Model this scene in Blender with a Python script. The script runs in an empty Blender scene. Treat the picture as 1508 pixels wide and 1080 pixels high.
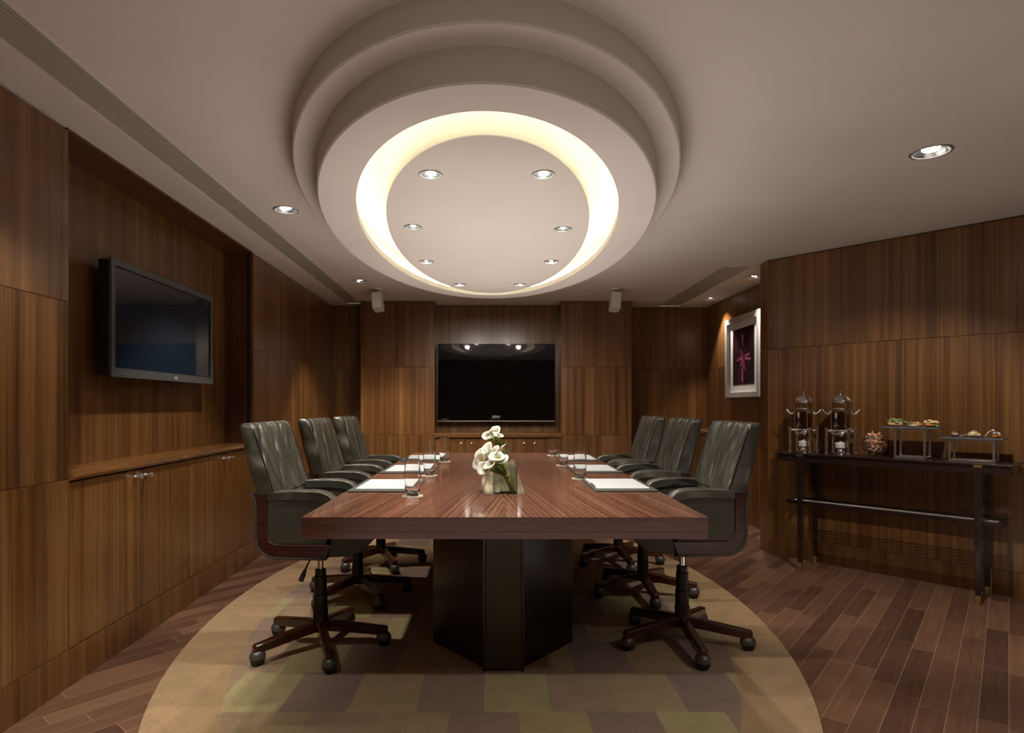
import bpy, bmesh, math, random
from mathutils import Vector, Matrix, noise
random.seed(7)
sc = bpy.context.scene
COL = sc.collection
PI = math.pi
# ------------------------------------------------------------------ camera, world, exposure
H = 1.2                       # eye height
CEIL = 2.38
cam = bpy.data.cameras.new('camera'); cam.sensor_width = 36; cam.lens = 900 / 1508 * 36
cam.shift_x = 24 / 1508; cam.shift_y = 57 / 1508; cam.clip_start = .05
co = bpy.data.objects.new('camera', cam); COL.objects.link(co)
co.location = (0, 0, H); co.rotation_euler = (PI / 2, 0, 0); sc.camera = co
w = bpy.data.worlds.new('world'); sc.world = w; w.use_nodes = True
w.node_tree.nodes['Background'].inputs[0].default_value = (1, .86, .7, 1)
w.node_tree.nodes['Background'].inputs[1].default_value = .3
sc.view_settings.view_transform = 'Standard'; sc.view_settings.look = 'None'
sc.view_settings.gamma = 1; sc.view_settings.exposure = 0.2
sc.view_settings.use_curve_mapping = False
try:
    sc.cycles.use_denoising = True
    sc.cycles.max_bounces = 10; sc.cycles.diffuse_bounces = 6; sc.cycles.glossy_bounces = 5
    sc.cycles.transmission_bounces = 10; sc.cycles.sample_clamp_indirect = 6
    sc.cycles.caustics_refractive = False; sc.cycles.caustics_reflective = False
except Exception: pass
# light strengths, all in one place
P_DISC = 30      # the eight downlights of the oval disc
P_SIDE = 75      # other ceiling downlights
P_ACCENT = 48    # picture lights in the right alcove
P_ROOM = 55      # downlights of the part of the room behind the camera
E_COVE = 11       # led strip in the cove
C_SPOT = (1, .90, .78)
# added fill lamps without fixtures, facing up, standing in for bounced room light
def soft(loc, sx, sy, power, col=(1, .93, .86)):
    ld = bpy.data.lights.new('added_fill_light', 'AREA'); ld.shape = 'RECTANGLE'; ld.size = sx; ld.size_y = sy
    ld.energy = power; ld.color = col; ld.specular_factor = .06
    lo = bpy.data.objects.new('added_fill_light', ld); COL.objects.link(lo); lo.location = loc
    lo.rotation_euler = (PI, 0, 0); return lo
soft((.03, 3.75, 1.30), 1.5, 3.0, 15)
soft((.5, -.5, .03), 3.6, 2.6, 17)
soft((2.5, 2.2, .03), 1.2, 2.2, 5)

# ------------------------------------------------------------------ helpers
class MB:
    def __init__(s): s.v = []; s.f = []; s.p = []
    def add(s, vs, fs, pid=0.0):
        n = len(s.v); s.v += [tuple(q) for q in vs]
        for f in fs: s.f.append(tuple(i + n for i in f)); s.p.append(pid)
        return s
    def box(s, x0, x1, y0, y1, z0, z1, pid=0.0):
        if x0 > x1: x0, x1 = x1, x0
        if y0 > y1: y0, y1 = y1, y0
        if z0 > z1: z0, z1 = z1, z0
        v = [(x0,y0,z0),(x1,y0,z0),(x1,y1,z0),(x0,y1,z0),(x0,y0,z1),(x1,y0,z1),(x1,y1,z1),(x0,y1,z1)]
        return s.add(v, [(3,2,1,0),(4,5,6,7),(0,1,5,4),(1,2,6,5),(2,3,7,6),(3,0,4,7)], pid)
    def prism(s, pts, a, b, axis='y'):
        """closed outline pts (2-D) swept from a to b along axis"""
        n = len(pts)
        def P(q, t):
            if axis == 'y': return (q[0], t, q[1])
            if axis == 'x': return (t, q[0], q[1])
            return (q[0], q[1], t)
        vs = [P(q, a) for q in pts] + [P(q, b) for q in pts]
        fs = [(i, (i+1) % n, (i+1) % n + n, i + n) for i in range(n)]
        fs += [tuple(range(n))[::-1], tuple(range(n, 2*n))]
        return s.add(vs, fs)
    def lathe(s, prof, c=(0,0,0), n=24, sx=1.0, sy=1.0, close=False):
        m = len(prof); vs = []
        for i in range(n):
            a = 2*PI*i/n
            for r, z in prof: vs.append((c[0]+r*sx*math.cos(a), c[1]+r*sy*math.sin(a), c[2]+z))
        fs = []
        for i in range(n):
            j = (i+1) % n
            for k in range(m - (0 if close else 1)):
                l = (k+1) % m
                fs.append((i*m+k, j*m+k, j*m+l, i*m+l))
        return s.add(vs, fs)
    def tube(s, path, rad, n=10, cap=True):
        pts = [Vector(p) for p in path]; m = len(pts)
        if not isinstance(rad, (list, tuple)): rad = [rad]*m
        vs = []; up = None
        for i, p in enumerate(pts):
            d = (pts[min(i+1, m-1)] - pts[max(i-1, 0)]).normalized()
            if up is None:
                up = Vector((0,0,1)) if abs(d.z) < .9 else Vector((1,0,0))
            a = d.cross(up).normalized(); b = d.cross(a).normalized(); up = -b if False else up
            # keep the frame stable
            up = a.cross(d).normalized()
            for k in range(n):
                t = 2*PI*k/n
                vs.append(p + (a*math.cos(t) + up*math.sin(t))*rad[i])
        fs = [(i*n+k, i*n+(k+1) % n, (i+1)*n+(k+1) % n, (i+1)*n+k) for i in range(m-1) for k in range(n)]
        if cap: fs += [tuple(range(n))[::-1], tuple((m-1)*n+k for k in range(n))]
        return s.add(vs, fs)
    def ball(s, c, rx, ry, rz, n=16, m=10, jit=0, seed=0, zmin=-1):
        vs = []; fs = []
        for j in range(m+1):
            t = PI*j/m
            for i in range(n):
                a = 2*PI*i/n
                x, y, z = math.sin(t)*math.cos(a), math.sin(t)*math.sin(a), max(math.cos(t), zmin)
                k = 1 + (jit*noise.noise(Vector((x*2+seed, y*2, z*2))) if jit else 0)
                vs.append((c[0]+rx*x*k, c[1]+ry*y*k, c[2]+rz*z*k))
        for j in range(m):
            for i in range(n):
                fs.append((j*n+i, (j+1)*n+i, (j+1)*n+(i+1) % n, j*n+(i+1) % n))
        return s.add(vs, fs)
    def map(s, fn): s.v = [tuple(fn(*q)) for q in s.v]; return s

def obj(name, mb, mat, parent=None, bevel=0, seg=2, sharp=32, world=False, subsurf=0, smooth=True):
    me = bpy.data.meshes.new(name)
    v = mb.v
    if world and parent is not None:
        L = parent.location; v = [(a-L.x, b-L.y, c-L.z) for a, b, c in v]
    me.from_pydata(v, [], mb.f); me.update()
    if any(mb.p):
        at = me.attributes.new('pid', 'FLOAT', 'FACE')
        for i, q in enumerate(mb.p): at.data[i].value = q
    bm = bmesh.new(); bm.from_mesh(me)
    bmesh.ops.remove_doubles(bm, verts=bm.verts, dist=1e-5)
    bmesh.ops.recalc_face_normals(bm, faces=bm.faces); bm.to_mesh(me); bm.free()
    if smooth:
        me.polygons.foreach_set('use_smooth', [True]*len(me.polygons))
        me.set_sharp_from_angle(angle=math.radians(sharp))
    me.materials.append(mat)
    o = bpy.data.objects.new(name, me); COL.objects.link(o)
    if parent is not None: o.parent = parent
    if bevel:
        m = o.modifiers.new('bevel', 'BEVEL'); m.width = bevel; m.segments = seg
        m.limit_method = 'ANGLE'; m.angle_limit = math.radians(40); m.harden_normals = True
    if subsurf:
        m = o.modifiers.new('sub', 'SUBSURF'); m.levels = subsurf; m.render_levels = subsurf
    return o
def tag(o, label, cat=None, group=None):
    o['label'] = label
    if cat: o['category'] = cat
    if group: o['group'] = group
    return o
def thing(name, label, cat, loc=(0,0,0), rz=0, group=None):
    o = bpy.data.objects.new(name, None); COL.objects.link(o); o.empty_display_size = .05
    o.location = loc; o.rotation_euler = (0, 0, rz)
    return tag(o, label, cat, group)
def struct(name, mb, mat, **k):
    o = obj(name, mb, mat, **k); o['kind'] = 'structure'; return o
def copy_tree(o, parent=None):
    c = o.copy(); COL.objects.link(c)
    if parent is not None: c.parent = parent
    for ch in list(o.children): copy_tree(ch, c)
    return c
def text_mb(body, size, depth=.0006):
    cu = bpy.data.curves.new('lettering', 'FONT'); cu.body = body; cu.size = size; cu.extrude = depth
    cu.align_x = 'CENTER'; cu.align_y = 'CENTER'
    t = bpy.data.objects.new('lettering', cu); COL.objects.link(t)
    dg = bpy.context.evaluated_depsgraph_get(); dg.update()
    me = bpy.data.meshes.new_from_object(t.evaluated_get(dg))
    mb = MB(); mb.add([tuple(v.co) for v in me.vertices], [tuple(p.vertices) for p in me.polygons])
    bpy.data.objects.remove(t); bpy.data.curves.remove(cu); bpy.data.meshes.remove(me)
    return mb

# ------------------------------------------------------------------ materials
def base_mat(name, col=(.5,.5,.5), rough=.5, metal=0, **kw):
    m = bpy.data.materials.new(name); m.use_nodes = True
    b = m.node_tree.nodes['Principled BSDF']
    b.inputs['Base Color'].default_value = (*col, 1); b.inputs['Roughness'].default_value = rough
    b.inputs['Metallic'].default_value = metal
    for k, v in kw.items():
        b.inputs[k.replace('_', ' ')].default_value = v
    return m
class N:
    """tiny node helper"""
    def __init__(s, m): s.t = m.node_tree; s.b = s.t.nodes['Principled BSDF']
    def n(s, typ, **kw):
        o = s.t.nodes.new(typ)
        for k, v in kw.items(): setattr(o, k, v)
        return o
    def l(s, a, b): s.t.links.new(a, b)
    def inp(s, sock, v):
        if hasattr(v, 'is_linked') or isinstance(v, bpy.types.NodeSocket): s.l(v, sock)
        else: sock.default_value = v
    def math(s, op, a, b=0.0, c=None):
        o = s.n('ShaderNodeMath', operation=op); s.inp(o.inputs[0], a); s.inp(o.inputs[1], b)
        if c is not None: s.inp(o.inputs[2], c)
        return o.outputs[0]
    def co(s, kind='Object'): return s.n('ShaderNodeTexCoord').outputs[kind]
    def vmul(s, v, sc3):
        o = s.n('ShaderNodeVectorMath', operation='MULTIPLY'); s.l(v, o.inputs[0]); o.inputs[1].default_value = sc3
        return o.outputs[0]
    def vadd(s, v, w2):
        o = s.n('ShaderNodeVectorMath', operation='ADD'); s.l(v, o.inputs[0]); s.inp(o.inputs[1], w2)
        return o.outputs[0]
    def noise(s, v, scale, detail=3, rough=.5, dist=0):
        o = s.n('ShaderNodeTexNoise'); s.l(v, o.inputs['Vector'])
        o.inputs['Scale'].default_value = scale; o.inputs['Detail'].default_value = detail
        o.inputs['Roughness'].default_value = rough; o.inputs['Distortion'].default_value = dist
        return o.outputs['Fac']
    def ramp(s, f, stops):
        o = s.n('ShaderNodeValToRGB'); s.l(f, o.inputs[0]); e = o.color_ramp.elements
        while len(e) < len(stops): e.new(.5)
        for q, (p, c) in zip(e, stops): q.position = p; q.color = (*c, 1)
        return o.outputs[0]
    def mix(s, f, a, b, blend='MIX'):
        o = s.n('ShaderNodeMix', data_type='RGBA', blend_type=blend)
        s.inp(o.inputs[0], f)
        for sock, v in ((o.inputs[6], a), (o.inputs[7], b)):
            if isinstance(v, tuple): sock.default_value = (*v, 1)
            else: s.l(v, sock)
        return o.outputs[2]
    def bump(s, h, strength=.3, dist=.002):
        o = s.n('ShaderNodeBump'); s.l(h, o.inputs['Height'])
        o.inputs['Strength'].default_value = strength; o.inputs['Distance'].default_value = dist
        s.l(o.outputs[0], s.b.inputs['Normal'])
    def color(s, c): s.l(c, s.b.inputs['Base Color'])
    def rough(s, c): s.l(c, s.b.inputs['Roughness'])

def wood(name, stops, grain=(24, 24, .3), rough=.32, fine=5.0, pidamp=.25, coat=.3, bump=.05, bright=1.0):
    m = base_mat(name, rough=rough); k = N(m)
    k.b.inputs['Coat Weight'].default_value = coat; k.b.inputs['Coat Roughness'].default_value = .22
    at = k.n('ShaderNodeAttribute', attribute_name='pid')
    off = k.n('ShaderNodeCombineXYZ'); k.l(k.math('MULTIPLY', at.outputs['Fac'], 3.7), off.inputs[0])
    k.l(k.math('MULTIPLY', at.outputs['Fac'], 1.9), off.inputs[1])
    v = k.vadd(k.co(), off.outputs[0])
    g = k.vmul(v, grain)
    n1 = k.noise(g, 1.0, 2, .5, .2); n2 = k.noise(k.vmul(g, (fine, fine, fine*.7)), 1.0, 3, .6)
    n3 = k.noise(k.vmul(g, (.22, .22, .3)), 1.0, 1)
    f = k.math('ADD', k.math('MULTIPLY', n1, .42), k.math('MULTIPLY', n2, .38))
    f = k.math('ADD', f, k.math('MULTIPLY', n3, .2))
    c = k.ramp(f, stops)
    wn = k.n('ShaderNodeTexWhiteNoise', noise_dimensions='1D'); k.l(at.outputs['Fac'], wn.inputs['W'])
    br = k.math('ADD', k.math('MULTIPLY', wn.outputs['Value'], pidamp), bright - pidamp/2)
    cb = k.n('ShaderNodeCombineXYZ')
    for i in range(3): k.l(br, cb.inputs[i])
    mu = k.n('ShaderNodeVectorMath', operation='MULTIPLY'); k.l(c, mu.inputs[0]); k.l(cb.outputs[0], mu.inputs[1])
    k.color(mu.outputs[0]); k.rough(k.math('ADD', k.math('MULTIPLY', n2, .15), rough-.07))
    if bump: k.bump(n2, bump, .001)
    return m

VEN = [(.36, (.074,.029,.0085)), (.47, (.135,.057,.0165)), (.56, (.19,.086,.026)), (.66, (.255,.125,.041))]
M_wall = wood('sapele_veneer', VEN, rough=.30)
M_cab = wood('cabinet_veneer', VEN, rough=.28)
M_shelf_y = wood('shelf_veneer_lengthwise', VEN, grain=(22,.4,22), rough=.25)
M_shelf_x = wood('shelf_veneer_crosswise', VEN, grain=(.4,22,22), rough=.25)
M_soffit = wood('dark_veneer', [(.38,(.045,.015,.006)),(.6,(.10,.036,.013))], rough=.4)
M_shell = wood('chair_mahogany', [(.38,(.026,.006,.004)),(.62,(.075,.018,.010))], grain=(8,60,60), rough=.22, coat=.5)
M_table_edge = wood('table_edge_mahogany', [(.36,(.065,.019,.011)),(.5,(.12,.036,.020)),(.66,(.19,.062,.035))], grain=(2,2,45), rough=.22, coat=.5)
M_ped = wood('dark_pedestal_wood', [(.4,(.009,.004,.003)),(.62,(.021,.009,.006))], grain=(25,25,.6), rough=.3)
M_console = wood('wenge', [(.4,(.011,.005,.005)),(.62,(.028,.012,.010))], grain=(3,3,20), rough=.28)
M_ceil = base_mat('ceiling_paint', (.66,.61,.57), .85)
k = N(M_ceil); k.color(k.ramp(k.noise(k.co(), 1.3, 3), [(.3,(.64,.60,.56)),(.7,(.69,.65,.605))]))
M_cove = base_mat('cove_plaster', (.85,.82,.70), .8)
M_groove = base_mat('dark_gap', (.012,.006,.004), .7)
M_chrome = base_mat('chrome', (.82,.82,.84), .12, 1)
M_steel = base_mat('brushed_steel', (.6,.58,.56), .3, 1)
k = N(M_steel); k.bump(k.noise(k.vmul(k.co(), (60,60,400)), 1, 2), .1, .0005)
M_nickel = base_mat('satin_nickel', (.85,.83,.80), .42, .9)
M_refl = base_mat('reflector_aluminium', (.75,.78,.80), .22, 1)
M_ring = base_mat('downlight_ring', (.45,.42,.38), .35, .7)
M_blackp = base_mat('black_plastic', (.012,.012,.012), .35)
M_column = base_mat('column_cover', (.03,.024,.016), .35, .3)
M_brass = base_mat('brass', (.72,.55,.28), .25, 1)
M_gray = base_mat('caster_grey', (.13,.135,.13), .38, .5)
M_tvframe = base_mat('tv_grey_bezel', (.09,.10,.097), .3, .3)
M_scr = base_mat('tv_screen_black', (.002,.002,.0025), .03)
M_scr2 = base_mat('plasma_screen', (.010,.018,.030), .05, 0)
M_scr2.node_tree.nodes['Principled BSDF'].inputs['Specular IOR Level'].default_value = 1.0
M_white = base_mat('white_lettering', (.7,.7,.7), .5)
M_paper = base_mat('paper', (.60,.64,.68), .7)
k = N(M_paper); k.bump(k.noise(k.co(), 120, 2), .05, .0004)
M_folder = base_mat('grey_leatherette', (.085,.095,.09), .5)
k = N(M_folder); k.bump(k.noise(k.co(), 400, 2), .15, .0005)
M_frame = base_mat('silver_white_frame', (.62,.61,.59), .3, .2)
M_mat = base_mat('picture_mat', (.80,.79,.77), .7)
M_print = base_mat('dark_plum_print', (.022,.008,.013), .25)
k = N(M_print); k.color(k.ramp(k.noise(k.co(), 5, 3), [(.35,(.014,.006,.009)),(.7,(.05,.012,.028))]))
M_pink = base_mat('pink_print', (.45,.10,.22), .3)
k = N(M_pink); k.color(k.ramp(k.noise(k.vmul(k.co(),(1,14,9)), 1, 4), [(.35,(.20,.03,.09)),(.55,(.48,.10,.23)),(.75,(.70,.32,.42))]))
M_speaker = base_mat('speaker_white', (.62,.62,.60), .5)
M_grille = base_mat('air_grille', (.42,.38,.33), .5)
M_coaster = base_mat('coaster_card', (.55,.53,.47), .7)
M_slate = base_mat('slate', (.10,.11,.125), .5)
k = N(M_slate); k.bump(k.noise(k.co(), 90, 4), .3, .001)
M_porc = base_mat('porcelain', (.75,.74,.72), .25)
M_petal = base_mat('calla_petal', (.80,.84,.70), .45, Subsurface_Weight=.15)
k = N(M_petal)
tc = k.n('ShaderNodeAttribute', attribute_name='pid')
k.color(k.ramp(tc.outputs['Fac'], [(0,(.30,.47,.08)),(.35,(.50,.60,.28)),(.62,(.66,.69,.54)),(1,(.74,.76,.68))]))
M_stem = base_mat('calla_stem', (.16,.36,.03), .4)
k = N(M_stem); k.color(k.ramp(k.noise(k.vmul(k.co(),(1,1,1)), 25, 2), [(.35,(.08,.22,.02)),(.7,(.30,.52,.06))]))
M_spadix = base_mat('spadix', (.75,.60,.12), .6)
M_tie = base_mat('raffia', (.55,.40,.16), .7)
def glass(name, tint=(1,1,1), ior=1.45, rough=0):
    m = base_mat(name, tint, rough); b = m.node_tree.nodes['Principled BSDF']
    b.inputs['Transmission Weight'].default_value = 1; b.inputs['IOR'].default_value = ior
    return m
M_glass = glass('clear_glass', (.97,.985,.98))
def thin(name, tint, rough=0, lo=.05, hi=.6):
    m = base_mat(name); k = N(m)
    tr = k.n('ShaderNodeBsdfTransparent'); tr.inputs[0].default_value = (*tint, 1)
    gl = k.n('ShaderNodeBsdfGlossy'); gl.inputs['Roughness'].default_value = rough
    fr = k.n('ShaderNodeLayerWeight'); fr.inputs[0].default_value = .35
    f = k.math('MULTIPLY_ADD', fr.outputs['Fresnel'], hi-lo, lo)
    mx = k.n('ShaderNodeMixShader'); k.l(f, mx.inputs[0]); k.l(tr.outputs[0], mx.inputs[1]); k.l(gl.outputs[0], mx.inputs[2])
    k.l(mx.outputs[0], k.t.nodes['Material Output'].inputs[0]); return m
M_thin = thin('thin_clear_glass', (.96,.98,.97), .02); M_water = thin('water', (.90,.94,.88), .02, .04, .6)
M_edge = thin('polished_glass_edge', (.75,.85,.82), .25, .45, .9)
M_vase = thin('vase_glass', (.86,.90,.88), .01, .07, .7)
M_coffee = thin('coffee', (.55,.24,.12), .05, .04, .5)
M_bread = base_mat('bread', (.72,.42,.16), .7)
k = N(M_bread); k.color(k.ramp(k.noise(k.co(), 40, 3), [(.3,(.50,.22,.06)),(.6,(.78,.50,.22)),(.8,(.88,.70,.42))]))
M_pastry = base_mat('pale_pastry', (.82,.66,.40), .7)
k = N(M_pastry); k.color(k.ramp(k.noise(k.co(), 60, 3), [(.35,(.70,.42,.15)),(.55,(.85,.70,.42))]))
k.bump(k.noise(k.co(), 140, 3), .5, .003)
M_greens = base_mat('salad_leaf', (.10,.22,.06), .5)
k = N(M_greens); k.color(k.ramp(k.noise(k.co(), 70, 3), [(.35,(.05,.14,.03)),(.65,(.45,.55,.28))]))
M_ham = base_mat('pink_filling', (.75,.42,.33), .5)
M_cream = base_mat('whipped_cream', (.86,.83,.76), .5)
M_tomato = base_mat('tomato', (.65,.12,.04), .35)
M_orange = base_mat('glazed_orange', (.72,.28,.06), .35)
M_prawn = base_mat('cooked_prawn', (.8,.3,.15), .35, Subsurface_Weight=.1)
k = N(M_prawn); k.color(k.ramp(k.noise(k.co(), 55, 2), [(.3,(.72,.18,.09)),(.5,(.90,.40,.24)),(.68,(.95,.74,.58))]))
# leather: dark olive grey with long soft creases
M_leather = base_mat('olive_grey_leather', (.06,.062,.05), .36)
k = N(M_leather)
at = k.n('ShaderNodeTexCoord').outputs['Object']
big = k.noise(k.vmul(at, (4,15,4.2)), 1, 1.2, .4, .8); sm = k.noise(at, 260, 2)
k.color(k.ramp(k.noise(at, 6, 3), [(.3,(.048,.050,.040)),(.7,(.080,.081,.064))]))
k.bump(k.math('ADD', big, k.math('MULTIPLY', sm, .006)), 1.0, .085)
k.b.inputs['Specular IOR Level'].default_value = .8; k.b.inputs['Coat Weight'].default_value = .35; k.b.inputs['Coat Roughness'].default_value = .25
k.rough(k.math('ADD', k.math('MULTIPLY', k.noise(at, 12, 3), .2), .22))
M_leather_flat = base_mat('olive_grey_side_leather', (.052,.052,.042), .45)
k = N(M_leather_flat); k.color(k.ramp(k.noise(k.co(), 7, 3), [(.3,(.048,.044,.034)),(.7,(.074,.068,.052))]))
k.bump(k.noise(k.co(), 300, 2), .12, .0006)
M_piping = base_mat('leather_piping', (.018,.022,.022), .35)
# table top: book-matched stripes, leaning 7 degrees towards the middle
M_top = base_mat('table_top_mahogany', rough=.16)
k = N(M_top); k.b.inputs['Coat Weight'].default_value = .6; k.b.inputs['Coat Roughness'].default_value = .08
sp = k.n('ShaderNodeSeparateXYZ'); k.l(k.co(), sp.inputs[0])
s_ = k.math('ADD', k.math('ABSOLUTE', sp.outputs[0]), k.math('MULTIPLY', sp.outputs[1], .125))
cb = k.n('ShaderNodeCombineXYZ'); k.l(k.math('MULTIPLY', s_, 85), cb.inputs[0]); k.l(k.math('MULTIPLY', sp.outputs[1], .25), cb.inputs[1])
n1 = k.noise(cb.outputs[0], 1, 1, .5, 0); n2 = k.noise(k.vmul(cb.outputs[0], (3,6,1)), 1, 2)
wv = k.math('SINE', k.math('ADD', k.math('MULTIPLY', s_, 300), k.math('MULTIPLY', n1, 6)))
f = k.math('ADD', k.math('ADD', k.math('MULTIPLY', n1, .42), k.math('MULTIPLY', n2, .3)), k.math('MULTIPLY_ADD', wv, .055, .14))
k.color(k.ramp(f, [(.36,(.12,.047,.029)),(.47,(.22,.095,.060)),(.57,(.33,.155,.10)),(.68,(.43,.225,.15))]))
# floor planks, laid at about 40 degrees
M_floor = base_mat('merbau_planks', rough=.38)
k = N(M_floor); th = math.radians(40); PW, PL = .092, .62
sp = k.n('ShaderNodeSeparateXYZ'); k.l(k.co(), sp.inputs[0]); X, Y = sp.outputs[0], sp.outputs[1]
u = k.math('ADD', k.math('MULTIPLY', X, math.sin(th)), k.math('MULTIPLY', Y, math.cos(th)))
v = k.math('SUBTRACT', k.math('MULTIPLY', X, math.cos(th)), k.math('MULTIPLY', Y, math.sin(th)))
vr = k.math('DIVIDE', v, PW); row = k.math('FLOOR', vr)
wn = k.n('ShaderNodeTexWhiteNoise', noise_dimensions='1D'); k.l(row, wn.inputs['W'])
u2 = k.math('ADD', k.math('DIVIDE', u, PL), k.math('MULTIPLY', wn.outputs['Value'], 7.3)); colm = k.math('FLOOR', u2)
cb = k.n('ShaderNodeCombineXYZ'); k.l(row, cb.inputs[0]); k.l(colm, cb.inputs[1])
wn2 = k.n('ShaderNodeTexWhiteNoise', noise_dimensions='2D'); k.l(cb.outputs[0], wn2.inputs['Vector'])
g = k.n('ShaderNodeCombineXYZ'); k.l(k.math('MULTIPLY', v, 60), g.inputs[0]); k.l(k.math('MULTIPLY', u, 3), g.inputs[1]); k.l(k.math('MULTIPLY', wn2.outputs['Value'], 40), g.inputs[2])
gr = k.noise(g.outputs[0], 1, 4, .6, .6)
f = k.math('ADD', k.math('MULTIPLY', gr, .5), k.math('MULTIPLY', wn2.outputs['Value'], .5))
c = k.ramp(f, [(.12,(.062,.030,.020)),(.4,(.12,.058,.036)),(.65,(.175,.09,.055)),(.88,(.24,.135,.08))])
j1 = k.math('LESS_THAN', k.math('FRACT', vr), .035); j2 = k.math('LESS_THAN', k.math('FRACT', u2), .005)
jm = k.math('MAXIMUM', j1, j2)
k.color(k.mix(k.math('MULTIPLY', jm, .7), c, (.34,.23,.15)))
k.rough(k.math('ADD', k.math('MULTIPLY', gr, .2), .28))
k.bump(k.math('SUBTRACT', gr, k.math('MULTIPLY', jm, 2)), .25, .001)
# rug
RX, RY, RA, RB, RIA, RIB = -.055, 3.75, 1.54, 2.60, 1.25, 2.33
M_rug = base_mat('oval_rug_wool', rough=.95, Sheen_Weight=.3)
k = N(M_rug); sp = k.n('ShaderNodeSeparateXYZ'); k.l(k.co(), sp.inputs[0]); X, Y = sp.outputs[0], sp.outputs[1]
e = k.math('ADD', k.math('POWER', k.math('DIVIDE', X, RIA), 2), k.math('POWER', k.math('DIVIDE', Y, RIB), 2))
inside = k.math('LESS_THAN', e, 1.0)
cy = k.math('FLOOR', k.math('DIVIDE', k.math('ADD', Y, RY-2.36+.0+3.5), .35))
cx = k.math('FLOOR', k.math('DIVIDE', k.math('ADD', k.math('ADD', X, RX+.047+2.65), k.math('MULTIPLY', k.math('MODULO', cy, 2.0), .13)), .265))
cb = k.n('ShaderNodeCombineXYZ'); k.l(cx, cb.inputs[0]); k.l(cy, cb.inputs[1])
wn = k.n('ShaderNodeTexWhiteNoise', noise_dimensions='2D'); k.l(cb.outputs[0], wn.inputs['Vector'])
par = k.math('MODULO', k.math('ADD', cx, cy), 2.0)
val = k.math('ADD', k.math('MULTIPLY', par, .5), k.math('MULTIPLY', wn.outputs['Value'], .48))
cells = k.ramp(val, [(0,(.46,.33,.145)),(.16,(.47,.39,.17)),(.32,(.43,.30,.14)),(.50,(.33,.21,.145)),(.72,(.40,.265,.145)),(.86,(.30,.19,.15))])
cells.node.color_ramp.interpolation = 'CONSTANT'
fuz = k.noise(k.co(), 110, 5, .85); fb = k.noise(k.co(), 9, 3)
c = k.mix(inside, (.46,.285,.125), cells)
vv = k.math('ADD', k.math('ADD', k.math('MULTIPLY', fuz, 1.5), k.math('MULTIPLY', fb, .55)), -.02)
cb = k.n('ShaderNodeCombineXYZ'); [k.l(vv, cb.inputs[i]) for i in range(3)]
mu = k.n('ShaderNodeVectorMath', operation='MULTIPLY'); k.l(c, mu.inputs[0]); k.l(cb.outputs[0], mu.inputs[1])
k.color(mu.outputs[0])
edge = k.math('LESS_THAN', k.math('ABSOLUTE', k.math('SUBTRACT', e, 1.0)), .012)
k.bump(k.math('SUBTRACT', fuz, edge), .7, .010)
def emis(name, col, st):
    m = bpy.data.materials.new(name); m.use_nodes = True
    b = m.node_tree.nodes['Principled BSDF']; b.inputs['Base Color'].default_value = (0,0,0,1)
    b.inputs['Emission Color'].default_value = (*col, 1); b.inputs['Emission Strength'].default_value = st
    return m
M_bulb = emis('lamp_lens', (1,.97,.93), 25)
M_bulb_dim = emis('accent_lamp_lens', (1,.95,.9), 9)
M_led = emis('led_strip', (1,.95,.84), E_COVE)

# ------------------------------------------------------------------ room shell
XL = lambda u, w=0: -1.753 - .0238*u + w               # left wall face at depth u, w into the room
def shear(x, y, z): return (XL(y, x), y, z)
A, B, BB = (2.205, 4.95), (.6665, -.7455), (-.7455, -.6665)   # right diagonal wall: origin, along, normal into room
def diag(u, n, z): return (A[0]+B[0]*u+BB[0]*n, A[1]+B[1]*u+BB[1]*n, z)
ZS = [0, .16, .875, 1.632, CEIL]       # horizontal joints of the panelling

def panels(mb, us, zs, front=0.0, t=.02, gap=.002, hz=None, swap=False):
    """panel boxes in (w,u,z) space; w=front is the visible face"""
    for i in range(len(us)-1):
        for j in range(len(zs)-1):
            pid = random.uniform(.1, 9)
            mb.box(front-t, front, us[i]+gap/2, us[i+1]-gap/2, zs[j]+gap/2, zs[j+1]-(.014 if zs[j+1] == CEIL else gap/2), pid)
    mb.box(front-t-.05, front-t, us[0], us[-1], zs[0], zs[-1], .05)
    return mb
# floor and ceiling
fl = MB().box(-2.6, 4.9, -2.2, 7.9, -.05, 0); struct('floor', fl, M_floor)
# left wall
NB, NE = 2.597, 4.70                    # niche in the left wall
mb = panels(MB(), [-2.0, -.6, .7, 1.65, NB], [.16, .885, 1.638, CEIL])
panels(mb, [NE, 5.34, 5.96, 7.15, 7.3], [.16, .885, 1.632, CEIL])
mb.box(-.24, -.22, NB-.02, NE+.02, .9, CEIL, 2.2)                      # niche back
mb.box(-.24, -.02, NB-.02, NB-.001, .9, CEIL, 3.3)                      # niche cheeks
struct('wall_left', mb.map(shear), M_wall, bevel=.0012, seg=1)
mb = MB().box(-.22, -.02, NE+.001, NE+.02, .9, CEIL, 4.1).box(-.235, -.004, NB, NE, CEIL-.012, CEIL+.01, 1.1)
mb.box(-.22, -.13, NE-.0, NE+.004, .9, CEIL, 4.4)
struct('trim_1', mb.map(shear), M_soffit)
struct('trim_2', MB().box(-.05, -.018, NE-.012, NE+.0, .9, CEIL-.01).map(shear), M_groove)
mb = MB()
for a, b in ((-2.0, .3), (.3, NB), (NB, NE), (NE, 7.3)): mb.box(-.02, 0, a+.001, b-.001, 0, .158, random.uniform(1, 9))
struct('baseboard_left', mb.map(shear), M_wall, bevel=.0012, seg=1)
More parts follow.
